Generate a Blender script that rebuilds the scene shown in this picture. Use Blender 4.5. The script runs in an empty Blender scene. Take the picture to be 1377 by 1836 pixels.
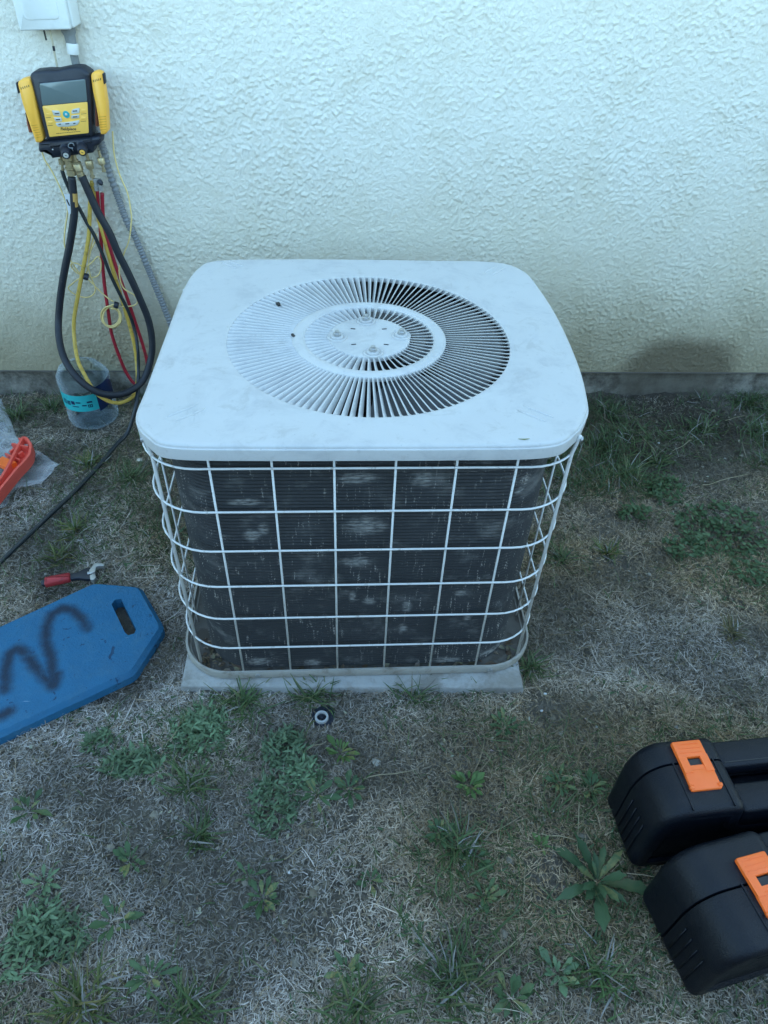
import bpy, math, random
import numpy as np
from mathutils import Vector, Matrix, noise as mnoise

# ------------------------------------------------------------------ camera, sky, sun, exposure
scene = bpy.context.scene
COL = scene.collection
random.seed(7)
rng = np.random.default_rng(11)

cam_data = bpy.data.cameras.new("camera")
cam = bpy.data.objects.new("camera", cam_data)
COL.objects.link(cam)
cam_data.sensor_fit = 'HORIZONTAL'
cam_data.sensor_width = 36.0
cam_data.lens = 32.674
cam_data.clip_start = 0.02
cam_data.clip_end = 400
cam.matrix_world = Matrix((
    (0.9979193, 0.0099063, -0.0637093, -0.0423),
    (-0.0537532, 0.6734776, -0.7372506, -0.8811),
    (0.0356034, 0.7391412, 0.6726088, 1.3038),
    (0, 0, 0, 1)))
scene.camera = cam

SUN_EL, SUN_AZ = math.radians(26), math.radians(12)      # low sun behind the house: everything in view is in its shade
world = bpy.data.worlds.new("World")
scene.world = world
world.use_nodes = True
wn = world.node_tree.nodes
wl = world.node_tree.links
sky = wn.new('ShaderNodeTexSky')
sky.sky_type = 'NISHITA'
sky.sun_disc = False
sky.sun_elevation = SUN_EL
sky.sun_rotation = SUN_AZ
sky.altitude = 50
sky.air_density = 1.0
sky.dust_density = 1.5
sky.ozone_density = 1.0
mixn = wn.new('ShaderNodeMix')
mixn.data_type = 'RGBA'
mixn.blend_type = 'MULTIPLY'
mixn.inputs[0].default_value = 1.0
mixn.inputs[7].default_value = (0.85, 0.96, 0.885, 1)
wl.new(sky.outputs[0], mixn.inputs[6])
bg = wn['Background']
bg.inputs[1].default_value = 0.12
wl.new(mixn.outputs[2], bg.inputs[0])

sun_data = bpy.data.lights.new("sun", 'SUN')
sun_data.energy = 2.5
sun_data.angle = math.radians(0.5)
sun_data.color = (1.0, 0.93, 0.82)
sun = bpy.data.objects.new("sun", sun_data)
COL.objects.link(sun)
sdir = Vector((math.sin(SUN_AZ) * math.cos(SUN_EL), math.cos(SUN_AZ) * math.cos(SUN_EL), math.sin(SUN_EL)))
sun.rotation_euler = sdir.to_track_quat('Z', 'Y').to_euler()
sun.location = (0, 8, 8)

vs = scene.view_settings
vs.view_transform = 'Standard'
vs.look = 'None'
vs.gamma = 1.0
vs.exposure = 3.12
scene.cycles.max_bounces = 8
scene.cycles.transparent_max_bounces = 16
scene.cycles.use_denoising = True

# ------------------------------------------------------------------ measured positions (metres)
THICK_HOSE = [(-0.7184, 1.055, 0.7081), (-0.723, 1.055, 0.6761), (-0.7294, 1.055, 0.6432), (-0.736, 1.055, 0.6146), (-0.765, 1.055, 0.5417), (-0.8006, 1.055, 0.4634), (-0.8307, 1.055, 0.3909), (-0.8537, 1.045, 0.3183), (-0.8536, 1.01, 0.2763), (-0.8349, 0.96, 0.2409), (-0.8076, 0.93, 0.2054), (-0.773, 0.916, 0.1709), (-0.7392, 0.918, 0.1467), (-0.6994, 0.935, 0.1319), (-0.6651, 0.965, 0.1304), (-0.6362, 1.0, 0.144), (-0.6136, 1.03, 0.1883), (-0.6001, 1.045, 0.2405), (-0.5992, 1.055, 0.3082), (-0.6102, 1.055, 0.3762), (-0.6267, 1.055, 0.4494), (-0.6438, 1.055, 0.5127), (-0.656, 1.055, 0.5719), (-0.672, 1.055, 0.6185), (-0.6811, 1.055, 0.6587), (-0.688, 1.055, 0.6925), (-0.6917, 1.055, 0.7113)]
TAPE = [(-0.7229, 1.055, 0.6712), (-0.7256, 1.055, 0.6573), (-0.7301, 1.055, 0.6375)]
THIN_HOSE = [(-0.7452, 1.075, 0.7191), (-0.7436, 1.075, 0.6989), (-0.7402, 1.075, 0.6798), (-0.7353, 1.075, 0.6548), (-0.7265, 1.075, 0.6272), (-0.7149, 1.075, 0.5859), (-0.7044, 1.075, 0.5562), (-0.6941, 1.075, 0.504), (-0.6858, 1.075, 0.4465), (-0.6757, 1.075, 0.4001), (-0.6584, 1.075, 0.3314), (-0.6523, 1.075, 0.2739), (-0.6483, 1.05, 0.2186), (-0.6543, 1.03, 0.1591), (-0.6542, 0.98, 0.1169), (-0.6562, 0.93, 0.0895), (-0.6849, 0.8933, 0.025), (-0.7095, 0.8446, 0.015), (-0.7369, 0.7517, 0.012), (-0.772, 0.6446, 0.012), (-0.8116, 0.5458, 0.012), (-0.8526, 0.4441, 0.012), (-0.8852, 0.3619, 0.012), (-0.9243, 0.252, 0.012), (-0.9783, 0.1387, 0.012)]
YELLOW_HOSE = [(-0.6759, 1.075, 0.6934), (-0.684, 1.075, 0.6656), (-0.6962, 1.075, 0.6328), (-0.7062, 1.075, 0.5978), (-0.7227, 1.075, 0.5422), (-0.7592, 1.075, 0.4553), (-0.7908, 1.075, 0.382), (-0.8228, 1.075, 0.3033), (-0.8327, 1.06, 0.2494), (-0.8174, 1.0, 0.2087), (-0.7896, 0.95, 0.1839), (-0.7664, 0.928, 0.1441), (-0.7401, 0.925, 0.1148), (-0.7071, 0.935, 0.0963), (-0.6757, 0.96, 0.0978), (-0.6672, 1.0, 0.1062), (-0.6689, 1.04, 0.1213), (-0.6722, 1.075, 0.1579), (-0.6674, 1.075, 0.2235), (-0.6704, 1.075, 0.2974), (-0.6762, 1.075, 0.3832), (-0.6818, 1.075, 0.4644), (-0.6852, 1.075, 0.5428), (-0.6881, 1.075, 0.5937), (-0.6846, 1.075, 0.633), (-0.6797, 1.075, 0.6656), (-0.6745, 1.075, 0.6934)]
RED_HOSE = [(-0.6744, 1.095, 0.6664), (-0.6809, 1.095, 0.6263), (-0.6895, 1.095, 0.5641), (-0.7045, 1.095, 0.4798), (-0.7159, 1.095, 0.399), (-0.7234, 1.095, 0.3209), (-0.7294, 1.095, 0.2498), (-0.7247, 1.095, 0.1794), (-0.7137, 1.095, 0.1099), (-0.6941, 1.095, 0.0688), (-0.6682, 1.095, 0.0751), (-0.6443, 1.095, 0.1364), (-0.6435, 1.095, 0.2031), (-0.6506, 1.095, 0.2782), (-0.6582, 1.095, 0.3532), (-0.6698, 1.095, 0.4478), (-0.6759, 1.095, 0.5182), (-0.678, 1.095, 0.5688), (-0.6715, 1.095, 0.6163), (-0.6633, 1.095, 0.6581)]
CABLE_R = [(-0.5987, 1.08, 0.8106), (-0.6015, 1.08, 0.7978), (-0.6075, 1.08, 0.755), (-0.6043, 1.08, 0.7083), (-0.5929, 1.08, 0.6606), (-0.5937, 1.08, 0.6141), (-0.5964, 1.08, 0.5934), (-0.613, 1.08, 0.5419), (-0.6369, 1.08, 0.4996), (-0.6589, 1.08, 0.4544), (-0.6604, 1.08, 0.4031), (-0.634, 1.08, 0.3779), (-0.6282, 1.08, 0.359), (-0.6387, 1.08, 0.3467), (-0.6668, 1.08, 0.3429), (-0.6853, 1.08, 0.3462), (-0.6986, 1.08, 0.3513), (-0.7052, 1.08, 0.3478), (-0.7222, 1.08, 0.3419), (-0.7364, 1.08, 0.3278), (-0.7441, 1.08, 0.3093), (-0.7434, 1.08, 0.2912), (-0.7344, 1.08, 0.2784), (-0.7196, 1.08, 0.2744), (-0.7032, 1.08, 0.2802), (-0.6897, 1.08, 0.2941), (-0.6826, 1.08, 0.3119), (-0.6836, 1.08, 0.3289), (-0.6922, 1.08, 0.3407), (-0.7058, 1.08, 0.3443), (-0.7209, 1.08, 0.3389), (-0.7335, 1.08, 0.3262), (-0.7404, 1.08, 0.3094), (-0.7398, 1.08, 0.2931), (-0.7319, 1.08, 0.2816), (-0.7189, 1.08, 0.2781), (-0.7045, 1.08, 0.2833), (-0.6926, 1.08, 0.2957), (-0.6864, 1.08, 0.3118), (-0.6872, 1.08, 0.327), (-0.6946, 1.08, 0.3376), (-0.7065, 1.08, 0.3408), (-0.7197, 1.08, 0.336), (-0.7307, 1.08, 0.3245), (-0.7367, 1.08, 0.3096), (-0.7362, 1.08, 0.295), (-0.7294, 1.08, 0.2849), (-0.7182, 1.08, 0.2817), (-0.7058, 1.08, 0.2864), (-0.6955, 1.08, 0.2974), (-0.6901, 1.08, 0.3116), (-0.6907, 1.08, 0.3251), (-0.697, 1.08, 0.3344), (-0.7072, 1.08, 0.3372), (-0.6897, 1.08, 0.3409)]
CABLE_L = [(-0.785, 1.085, 0.7849), (-0.7867, 1.085, 0.7694), (-0.7866, 1.085, 0.7407), (-0.7757, 1.085, 0.7102), (-0.7643, 1.085, 0.6637), (-0.7605, 1.085, 0.6182), (-0.7766, 1.085, 0.5739), (-0.7913, 1.085, 0.5297), (-0.7911, 1.085, 0.5017), (-0.7813, 1.085, 0.4572), (-0.7638, 1.085, 0.4346), (-0.7374, 1.085, 0.4283), (-0.7191, 1.085, 0.4401), (-0.708, 1.085, 0.4679), (-0.7104, 1.085, 0.4902), (-0.7311, 1.085, 0.474), (-0.7543, 1.085, 0.4608), (-0.7703, 1.085, 0.4703), (-0.7853, 1.085, 0.4717), (-0.7913, 1.085, 0.4603), (-0.7808, 1.085, 0.441), (-0.7607, 1.085, 0.4346), (-0.7438, 1.085, 0.4658), (-0.7326, 1.085, 0.4994), (-0.7096, 1.085, 0.5447), (-0.6999, 1.085, 0.554), (-0.7054, 1.085, 0.5371), (-0.7265, 1.085, 0.5058), (-0.7423, 1.085, 0.4658), (-0.7456, 1.085, 0.4332), (-0.7414, 1.085, 0.3982), (-0.749, 1.085, 0.3795), (-0.7642, 1.085, 0.369), (-0.7833, 1.085, 0.3688), (-0.8029, 1.085, 0.3789), (-0.8154, 1.085, 0.3974), (-0.8009, 1.085, 0.411), (-0.7733, 1.085, 0.4279), (-0.7519, 1.085, 0.4199), (-0.7347, 1.085, 0.3932), (-0.7165, 1.085, 0.3695), (-0.6992, 1.085, 0.3541)]
CONDUIT_FLEX = [(-0.6581, 1.112, 0.8892), (-0.6512, 1.112, 0.8344), (-0.6409, 1.112, 0.7628), (-0.6379, 1.112, 0.705), (-0.6294, 1.112, 0.6447), (-0.6194, 1.112, 0.5801), (-0.6081, 1.112, 0.5468), (-0.599, 1.112, 0.5079), (-0.5893, 1.112, 0.4613), (-0.5753, 1.112, 0.3912), (-0.5578, 1.112, 0.3049), (-0.5419, 1.112, 0.2078), (-0.532, 1.112, 0.1389)]
CONDUIT_TOP = [(-0.6613, 1.112, 0.9801), (-0.6615, 1.112, 0.944), (-0.6613, 1.112, 0.9186), (-0.6581, 1.112, 0.8892)]
CONN = [(-0.6558, 1.1, 1.0083), (-0.6568, 1.1, 0.9996), (-0.6562, 1.1, 0.992), (-0.6575, 1.1, 0.9798)]
HOOK = [(-0.6955, 1.085, 1.0221), (-0.6954, 1.085, 1.0136), (-0.6957, 1.085, 0.9899), (-0.6962, 1.085, 0.9789), (-0.697, 1.085, 0.9712), (-0.6983, 1.085, 0.9432), (-0.701, 1.085, 0.9283)]
VELCRO = [(-0.7566, 1.08, 0.4336), (-0.6914, 1.08, 0.3479)]
BOX = [(-0.7487, 1.065, 1.0844), (-0.7517, 1.065, 1.02), (-0.632, 1.065, 1.0255), (-0.6243, 1.065, 1.0882)]
FITS = [[(-0.7336, 1.06, 0.7616), (-0.7375, 1.06, 0.7238)], [(-0.7179, 1.06, 0.7636), (-0.7179, 1.06, 0.712)], [(-0.7018, 1.06, 0.7639), (-0.6944, 1.06, 0.7001)], [(-0.6686, 1.06, 0.768), (-0.6669, 1.06, 0.7077)], [(-0.6372, 1.06, 0.772), (-0.6352, 1.06, 0.7223)], [(-0.6604, 1.06, 0.7043), (-0.6645, 1.06, 0.6756)], [(-0.6521, 1.06, 0.7044), (-0.6524, 1.06, 0.6758)]]
TAG = [(-0.7462, 1.05, 0.6682), (-0.7299, 1.05, 0.6694), (-0.7374, 1.05, 0.6187), (-0.7478, 1.05, 0.6185)]
M0 = [(-0.7876, 1.05, 0.9602), (-0.5344, 1.05, 0.9669), (-0.8638, 1.05, 0.7175)]
PADTOP = [(-0.6294, 0.2669, 0.034), (-0.5235, 0.2528, 0.034), (-0.4506, 0.1341, 0.034), (-0.4901, 0.0168, 0.034)]
SLOT = [(-0.5727, 0.2017, 0.034), (-0.5681, 0.2162, 0.034), (-0.5543, 0.218, 0.034), (-0.5443, 0.201, 0.034), (-0.5012, 0.1276, 0.034), (-0.5033, 0.1161, 0.034), (-0.5158, 0.1107, 0.034), (-0.5254, 0.1205, 0.034)]
SPRAY = [[(-0.6498, 0.0008, 0.034), (-0.6676, 0.0573, 0.034), (-0.6924, 0.1021, 0.034), (-0.7023, 0.1406, 0.034), (-0.699, 0.1761, 0.034), (-0.682, 0.1919, 0.034), (-0.6555, 0.1852, 0.034), (-0.6269, 0.1584, 0.034), (-0.6117, 0.1344, 0.034)], [(-0.7355, -0.0235, 0.034), (-0.7516, 0.0244, 0.034), (-0.7573, 0.067, 0.034), (-0.7475, 0.0813, 0.034), (-0.7223, 0.0661, 0.034), (-0.6909, 0.0296, 0.034), (-0.6625, 0.0012, 0.034), (-0.6406, -0.0164, 0.034), (-0.6428, 0.0108, 0.034)], [(-0.7343, -0.0906, 0.034), (-0.7126, -0.0758, 0.034)]]
WRENCH = [(-0.761, 0.2889, 0.012), (-0.7516, 0.2923, 0.012), (-0.692, 0.311, 0.012), (-0.6604, 0.3178, 0.012), (-0.6544, 0.3363, 0.012), (-0.6267, 0.3395, 0.012), (-0.6442, 0.3064, 0.012)]
ORANGE_PTS = [(-0.9931, 0.5428, 0.045), (-0.9649, 0.6269, 0.045), (-0.9633, 0.6749, 0.045), (-0.9659, 0.7662, 0.045), (-0.966, 0.8251, 0.045), (-0.9492, 0.8223, 0.045), (-0.9249, 0.7897, 0.045), (-0.9126, 0.7398, 0.045), (-0.9184, 0.7042, 0.045), (-0.9271, 0.6746, 0.045), (-0.9353, 0.6265, 0.045), (-0.9451, 0.5689, 0.045), (-0.9594, 0.4883, 0.045)]
BAG = [(-1.2642, 1.1679, 0.02), (-1.1326, 1.0948, 0.02), (-1.0906, 1.0215, 0.02), (-1.0451, 0.9455, 0.02), (-1.0241, 0.9017, 0.02), (-0.9875, 0.859, 0.02), (-0.9383, 0.8147, 0.02), (-0.9118, 0.7957, 0.02), (-0.8558, 0.7609, 0.02), (-0.8651, 0.7173, 0.02), (-0.8848, 0.68, 0.02), (-0.9379, 0.6563, 0.02), (-0.9494, 0.6184, 0.02), (-0.9537, 0.5703, 0.02), (-0.9966, 0.4528, 0.02)]
P_tuft = [(0.867, 1.0161, 1), (0.8344, 0.7069, 1), (0.9309, 0.7602, 0.8), (1.1537, 0.9291, 0.9), (1.3862, 1.0932, 0.9), (1.3446, 0.9189, 1), (1.2746, 0.7433, 0.7), (0.7885, 0.876, 0.9), (-1.0505, 1.0105, 0.8), (-0.9573, 1.0446, 0.5), (-0.632, 0.7015, 0.8), (-0.7745, 0.7698, 0.6), (-0.756, 0.3941, 0.6), (-0.74, 0.49, 0.5), (-0.3357, -0.2231, 0.7), (-0.3039, -0.3218, 0.4), (0.1323, -0.5642, 1.2), (-0.448, -0.5772, 1), (-0.0229, -0.6019, 0.8), (0.3721, -0.5695, 0.8), (-0.2891, -0.5917, 0.8), (-0.2457, -0.0451, 0.9), (0.1173, -0.0454, 0.7), (-0.1044, -0.0386, 0.8), (0.3794, 0.0216, 0.6), (0.1676, -0.3681, 0.8), (0.8911, 0.1102, 0.4), (0.5433, 0.3628, 0.5), (-0.7464, 1.1667, 0.5), (0.6686, 0.3809, 0.4)]
P_weed = [(-0.0301, -0.2454), (-0.091, -0.2619), (-0.0457, -0.1718), (0.2026, -0.2539), (0.1333, -0.3367), (0.0063, -0.4139), (0.0708, -0.5023), (-0.1817, -0.4315), (0.2977, -0.1247), (0.3796, -0.2524), (0.4447, -0.2593), (0.3181, -0.3691), (0.4038, -0.4349), (0.3036, -0.5665), (0.2199, -0.5969), (0.2015, -0.4511), (-0.0396, -0.5511), (-0.6256, -0.2633), (-0.4236, -0.4618), (-0.349, -0.5426), (-0.2087, -0.3959), (0.194, -0.3838), (-0.5562, -0.3954), (-0.4168, -0.3641), (0.9043, 0.3974), (-0.4036, -0.198)]
P_clump = [(-0.3301, -0.1104), (-0.4568, -0.173), (-0.1575, -0.1595), (-0.1709, -0.2676), (-0.1168, -0.214), (-0.5471, -0.4565), (-0.5048, -0.479), (-0.56, -0.5006), (-0.5414, -0.1343), (-0.5168, -0.1229)]
P_clover = [(1.0089, 0.4609), (0.9082, 0.6234), (0.7849, 0.5283), (1.0205, 0.2933), (0.8849, 0.3873)]
P_bare = [(-0.0384, -0.4655), (0.3417, -0.4089), (0.6925, 0.3599), (-0.757, 0.973), (-0.4701, -0.2564), (0.7073, 0.511), (1.179, 1.1), (0.3845, -0.0812), (-0.0361, -0.294)]
MISC = {'nut': (-0.0834, -0.0954, -0.0), 'pebble': (-0.6324, 0.7898, -0.0), 'red': (1.0503, 0.2302, 0.01), 'whites': [(0.4004, -0.0486, -0.0), (0.3863, -0.084, -0.0), (0.4974, -0.1222, -0.0), (0.4635, -0.0491, -0.0), (0.8071, -0.0013, -0.0), (-0.5077, -0.4998, 0.0), (-0.1357, -0.3952, -0.0), (0.9729, 0.8542, -0.0), (0.2867, -0.6363, -0.0)], 'straws': [[(-0.0006, -0.2265, 0.012), (0.0961, -0.2162, 0.012)], [(0.1587, -0.5782, 0.012), (0.2259, -0.5305, 0.012), (0.2971, -0.4836, 0.012)], [(0.2813, -0.4062, 0.012), (0.2673, -0.4649, 0.012)], [(0.3806, -0.2379, 0.012), (0.4456, -0.2459, 0.012)], [(-0.1122, -0.1677, 0.012), (-0.0735, -0.1508, 0.012)], [(0.64, 0.0329, 0.012), (0.6748, -0.0842, 0.012)], [(0.0133, -0.5641, 0.012), (0.0403, -0.5592, 0.012)], [(0.3805, -0.0045, 0.012), (0.3942, -0.0548, 0.012), (0.4115, -0.0595, 0.012)], [(-0.1458, -0.3749, 0.012), (-0.1121, -0.3521, 0.012)], [(0.3219, -0.3511, 0.012), (0.407, -0.3655, 0.012)], [(0.4116, -0.2894, 0.012), (0.3807, -0.3862, 0.012)], [(0.2182, -0.3501, 0.012), (0.3103, -0.3072, 0.012)], [(0.913, 0.9042, 0.012), (0.9414, 0.8008, 0.012)], [(1.0803, 0.8582, 0.012), (0.9971, 0.8061, 0.012)], [(1.2367, 0.9655, 0.012), (1.328, 0.9977, 0.012)], [(1.0283, 0.6382, 0.012), (1.1877, 0.6886, 0.012)]]}
COIL_SPOTS = [(-0.2035, 0.5096, 0.026, 0.008), (-0.1975, 0.4314, 0.014, 0.014), (-0.1766, 0.4475, 0.01, 0.012), (0.0031, 0.4515, 0.034, 0.02), (-0.0108, 0.3586, 0.03, 0.012), (0.0144, 0.2464, 0.012, 0.01), (-0.0186, 0.2607, 0.007, 0.014), (0.0906, 0.2272, 0.01, 0.016), (0.0855, 0.156, 0.009, 0.014), (0.1966, 0.2649, 0.014, 0.008), (0.2167, 0.1882, 0.008, 0.009), (0.2777, 0.5458, 0.008, 0.011), (0.2719, 0.5232, 0.009, 0.008), (-0.2163, 0.0555, 0.022, 0.012), (-0.1039, 0.047, 0.016, 0.012), (0.0997, 0.5573, 0.02, 0.016), (-0.0128, 0.5608, 0.03, 0.012), (0.2844, 0.052, 0.03, 0.01), (0.1868, 0.0456, 0.03, 0.009)]

# ------------------------------------------------------------------ helpers
def tag(o, label=None, cat=None, group=None, kind=None):
    if label: o['label'] = label
    if cat: o['category'] = cat
    if group: o['group'] = group
    if kind: o['kind'] = kind
    return o

def root_loc(p):
    v = Vector((0, 0, 0))
    while p is not None:
        v = v + p.location
        p = p.parent
    return v

def mesh_data(name, V, F, m, smooth=False, cols=None):
    me = bpy.data.meshes.new(name)
    me.from_pydata([tuple(v) for v in V], [], [tuple(f) for f in F])
    if m is not None:
        me.materials.append(m)
    if smooth:
        me.polygons.foreach_set('use_smooth', [True] * len(me.polygons))
    if cols is not None:
        ca = me.color_attributes.new('Col', 'FLOAT_COLOR', 'POINT')
        ca.data.foreach_set('color', np.asarray(cols, dtype=np.float32).ravel())
    me.update()
    return me

def obj(name, V, F, m, parent=None, smooth=False, local=False, cols=None, sharp=None):
    """One mesh object; vertices in world metres unless local."""
    off = Vector((0, 0, 0)) if (local or parent is None) else root_loc(parent)
    V = [(v[0] - off[0], v[1] - off[1], v[2] - off[2]) for v in V]
    me = mesh_data(name, V, F, m, smooth, cols)
    if smooth and sharp is not None:
        me.set_sharp_from_angle(angle=math.radians(sharp))
    o = bpy.data.objects.new(name, me)
    COL.objects.link(o)
    if parent is not None:
        o.parent = parent
    return o

def thing(name, label, cat, loc=(0, 0, 0), rz=0, group=None):
    o = bpy.data.objects.new(name, None)
    o.empty_display_size = 0.05
    o.location = loc
    o.rotation_euler = (0, 0, rz)
    COL.objects.link(o)
    return tag(o, label, cat, group)

def join(*parts):
    V, F = [], []
    for v, f in parts:
        n = len(V)
        V += list(v)
        F += [tuple(i + n for i in q) for q in f]
    return V, F

def box(c, s, rot=None):
    c = Vector(c)
    V = []
    for z in (-.5, .5):
        for y in (-.5, .5):
            for x in (-.5, .5):
                p = Vector((x * s[0], y * s[1], z * s[2]))
                if rot is not None: p = rot @ p
                V.append(c + p)
    return V, [(0, 2, 3, 1), (4, 5, 7, 6), (0, 1, 5, 4), (2, 6, 7, 3), (0, 4, 6, 2), (1, 3, 7, 5)]

def catmull(P, n=6, closed=False):
    P = [Vector(p) for p in P]
    m = len(P)
    out = []
    rngi = range(m) if closed else range(m - 1)
    for i in rngi:
        if closed:
            a, b, c, d = P[(i - 1) % m], P[i], P[(i + 1) % m], P[(i + 2) % m]
        else:
            a, b, c, d = P[max(i - 1, 0)], P[i], P[i + 1], P[min(i + 2, m - 1)]
        for k in range(n):
            t = k / n
            out.append(0.5 * ((2 * b) + (c - a) * t + (2 * a - 5 * b + 4 * c - d) * t * t + (3 * b - a - 3 * c + d) * t ** 3))
    if not closed:
        out.append(P[-1].copy())
    return out

def tube(P, r, seg=8, closed=False, cap=True):
    """Tube along a polyline; r a number or one radius per point."""
    P = [Vector(p) for p in P]
    n = len(P)
    R = r if hasattr(r, '__len__') else [r] * n
    V, F = [], []
    up = None
    for i in range(n):
        if closed:
            t = P[(i + 1) % n] - P[i - 1]
        else:
            t = P[min(i + 1, n - 1)] - P[max(i - 1, 0)]
        if t.length < 1e-9: t = Vector((0, 0, 1))
        t.normalize()
        if up is None:
            up = Vector((0, 0, 1)) if abs(t.z) < .9 else Vector((0, 1, 0))
        a = t.cross(up)
        if a.length < 1e-4:
            a = t.cross(Vector((1, 0, 0)))
        a.normalize()
        b = a.cross(t)
        up = b
        for k in range(seg):
            an = 2 * math.pi * k / seg
            V.append(P[i] + R[i] * (math.cos(an) * a + math.sin(an) * b))
    m = n if closed else n - 1
    for i in range(m):
        j = (i + 1) % n
        for k in range(seg):
            k2 = (k + 1) % seg
            F.append((i * seg + k, i * seg + k2, j * seg + k2, j * seg + k))
    if cap and not closed:
        F.append(tuple(range(seg - 1, -1, -1)))
        F.append(tuple(range((n - 1) * seg, n * seg)))
    return V, F

def lathe(prof, seg=24, axis=None, origin=(0, 0, 0), cap0=False, cap1=False):
    """prof: (radius, height) list; axis: direction of height."""
    ax = Vector(axis) if axis is not None else Vector((0, 0, 1))
    ax.normalize()
    q = Vector((0, 0, 1)).rotation_difference(ax)
    o = Vector(origin)
    V, F = [], []
    for r, h in prof:
        for k in range(seg):
            an = 2 * math.pi * k / seg
            V.append(o + q @ Vector((r * math.cos(an), r * math.sin(an), h)))
    for i in range(len(prof) - 1):
        for k in range(seg):
            k2 = (k + 1) % seg
            F.append((i * seg + k, i * seg + k2, (i + 1) * seg + k2, (i + 1) * seg + k))
    if cap0: F.append(tuple(range(seg - 1, -1, -1)))
    if cap1: F.append(tuple(range((len(prof) - 1) * seg, len(prof) * seg)))
    return V, F

def stack(loops, cap0=True, cap1=True):
    """Skin a list of closed loops with the same number of points."""
    n = len(loops[0])
    V, F = [], []
    for L in loops: V += [Vector(p) for p in L]
    for i in range(len(loops) - 1):
        for k in range(n):
            k2 = (k + 1) % n
            F.append((i * n + k, i * n + k2, (i + 1) * n + k2, (i + 1) * n + k))
    if cap0: F.append(tuple(range(n - 1, -1, -1)))
    if cap1: F.append(tuple(range((len(loops) - 1) * n, len(loops) * n)))
    return V, F

def area2(L):
    return sum(L[i][0] * L[(i + 1) % len(L)][1] - L[(i + 1) % len(L)][0] * L[i][1] for i in range(len(L))) / 2

def inset2(L, d):
    """Inset a counter-clockwise 2-D loop by d (mitred)."""
    n = len(L)
    out = []
    for i in range(n):
        p, c, q = Vector(L[i - 1]), Vector(L[i]), Vector(L[(i + 1) % n])
        e1, e2 = (c - p), (q - c)
        if e1.length < 1e-9: e1 = e2
        if e2.length < 1e-9: e2 = e1
        e1.normalize(); e2.normalize()
        n1, n2 = Vector((-e1.y, e1.x)), Vector((-e2.y, e2.x))
        b = n1 + n2
        if b.length < 1e-6: b = n1
        b.normalize()
        k = max(b.dot(n1), .45)
        out.append(c + b * (d / k))
    return out

def round2(L, r, seg=4):
    """Round the corners of a 2-D polygon."""
    out = []
    n = len(L)
    for i in range(n):
        p, c, q = Vector(L[i - 1]), Vector(L[i]), Vector(L[(i + 1) % n])
        rr = r[i] if hasattr(r, '__len__') else r
        a = (p - c); b = (q - c)
        d = min(rr, a.length * .48, b.length * .48)
        a.normalize(); b.normalize()
        s, e = c + a * d, c + b * d
        for k in range(seg + 1):
            t = k / seg
            out.append((1 - t) ** 2 * s + 2 * t * (1 - t) * c + t * t * e)
    return out

def slab(L, place, d0, d1, bev=.001, both=False):
    """Prism over 2-D loop L; place(u, v, d) gives a point; d0 back, d1 front with a bevelled front edge."""
    if area2(L) < 0: L = list(reversed(L))
    sg = 1 if d1 > d0 else -1
    i1, i2 = inset2(L, bev * .35), inset2(L, bev)
    loops = []
    if both:
        loops += [[place(p[0], p[1], d0) for p in i2], [place(p[0], p[1], d0 + sg * bev * .35) for p in i1]]
        loops.append([place(p[0], p[1], d0 + sg * bev) for p in L])
    else:
        loops.append([place(p[0], p[1], d0) for p in L])
    loops.append([place(p[0], p[1], d1 - sg * bev) for p in L])
    loops.append([place(p[0], p[1], d1 - sg * bev * .35) for p in i1])
    loops.append([place(p[0], p[1], d1) for p in i2])
    return stack(loops)

# ------------------------------------------------------------------ materials
MATS = {}
def nd(nt, t, **kw):
    n = nt.nodes.new(t)
    for k, v in kw.items(): setattr(n, k, v)
    return n

def mth(nt, op, a, b=None, clamp=False):
    n = nd(nt, 'ShaderNodeMath', operation=op, use_clamp=clamp)
    for i, x in enumerate((a, b)):
        if x is None: continue
        if isinstance(x, (int, float)): n.inputs[i].default_value = x
        else: nt.links.new(x, n.inputs[i])
    return n.outputs[0]

def mixc(nt, f, a, b, blend='MIX'):
    n = nd(nt, 'ShaderNodeMix', data_type='RGBA', blend_type=blend)
    for i, x in ((0, f), (6, a), (7, b)):
        if isinstance(x, (int, float)): n.inputs[i].default_value = x
        elif isinstance(x, tuple): n.inputs[i].default_value = (*x[:3], 1)
        else: nt.links.new(x, n.inputs[i])
    return n.outputs[2]

def noisef(nt, vec, scale, detail=4, rough=.55, dist=0):
    n = nd(nt, 'ShaderNodeTexNoise')
    n.inputs['Scale'].default_value = scale
    n.inputs['Detail'].default_value = detail
    n.inputs['Roughness'].default_value = rough
    n.inputs['Distortion'].default_value = dist
    if vec is not None: nt.links.new(vec, n.inputs['Vector'])
    return n.outputs[0]

def ramp(nt, f, lo, hi):
    n = nd(nt, 'ShaderNodeMapRange', interpolation_type='SMOOTHSTEP')
    nt.links.new(f, n.inputs[0])
    n.inputs[1].default_value = lo
    n.inputs[2].default_value = hi
    return n.outputs[0]

def scaled(nt, vec, s, loc=(0, 0, 0), rot=(0, 0, 0)):
    n = nd(nt, 'ShaderNodeMapping')
    nt.links.new(vec, n.inputs[0])
    n.inputs['Location'].default_value = loc
    n.inputs['Rotation'].default_value = rot
    n.inputs['Scale'].default_value = s
    return n.outputs[0]

def newmat(name):
    m = bpy.data.materials.new(name)
    m.use_nodes = True
    nt = m.node_tree
    return m, nt, nt.nodes['Principled BSDF']

def bumpn(nt, b, h, dist, strength=1.0):
    n = nd(nt, 'ShaderNodeBump')
    n.inputs['Distance'].default_value = dist
    n.inputs['Strength'].default_value = strength
    nt.links.new(h, n.inputs['Height'])
    nt.links.new(n.outputs[0], b.inputs['Normal'])

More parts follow.
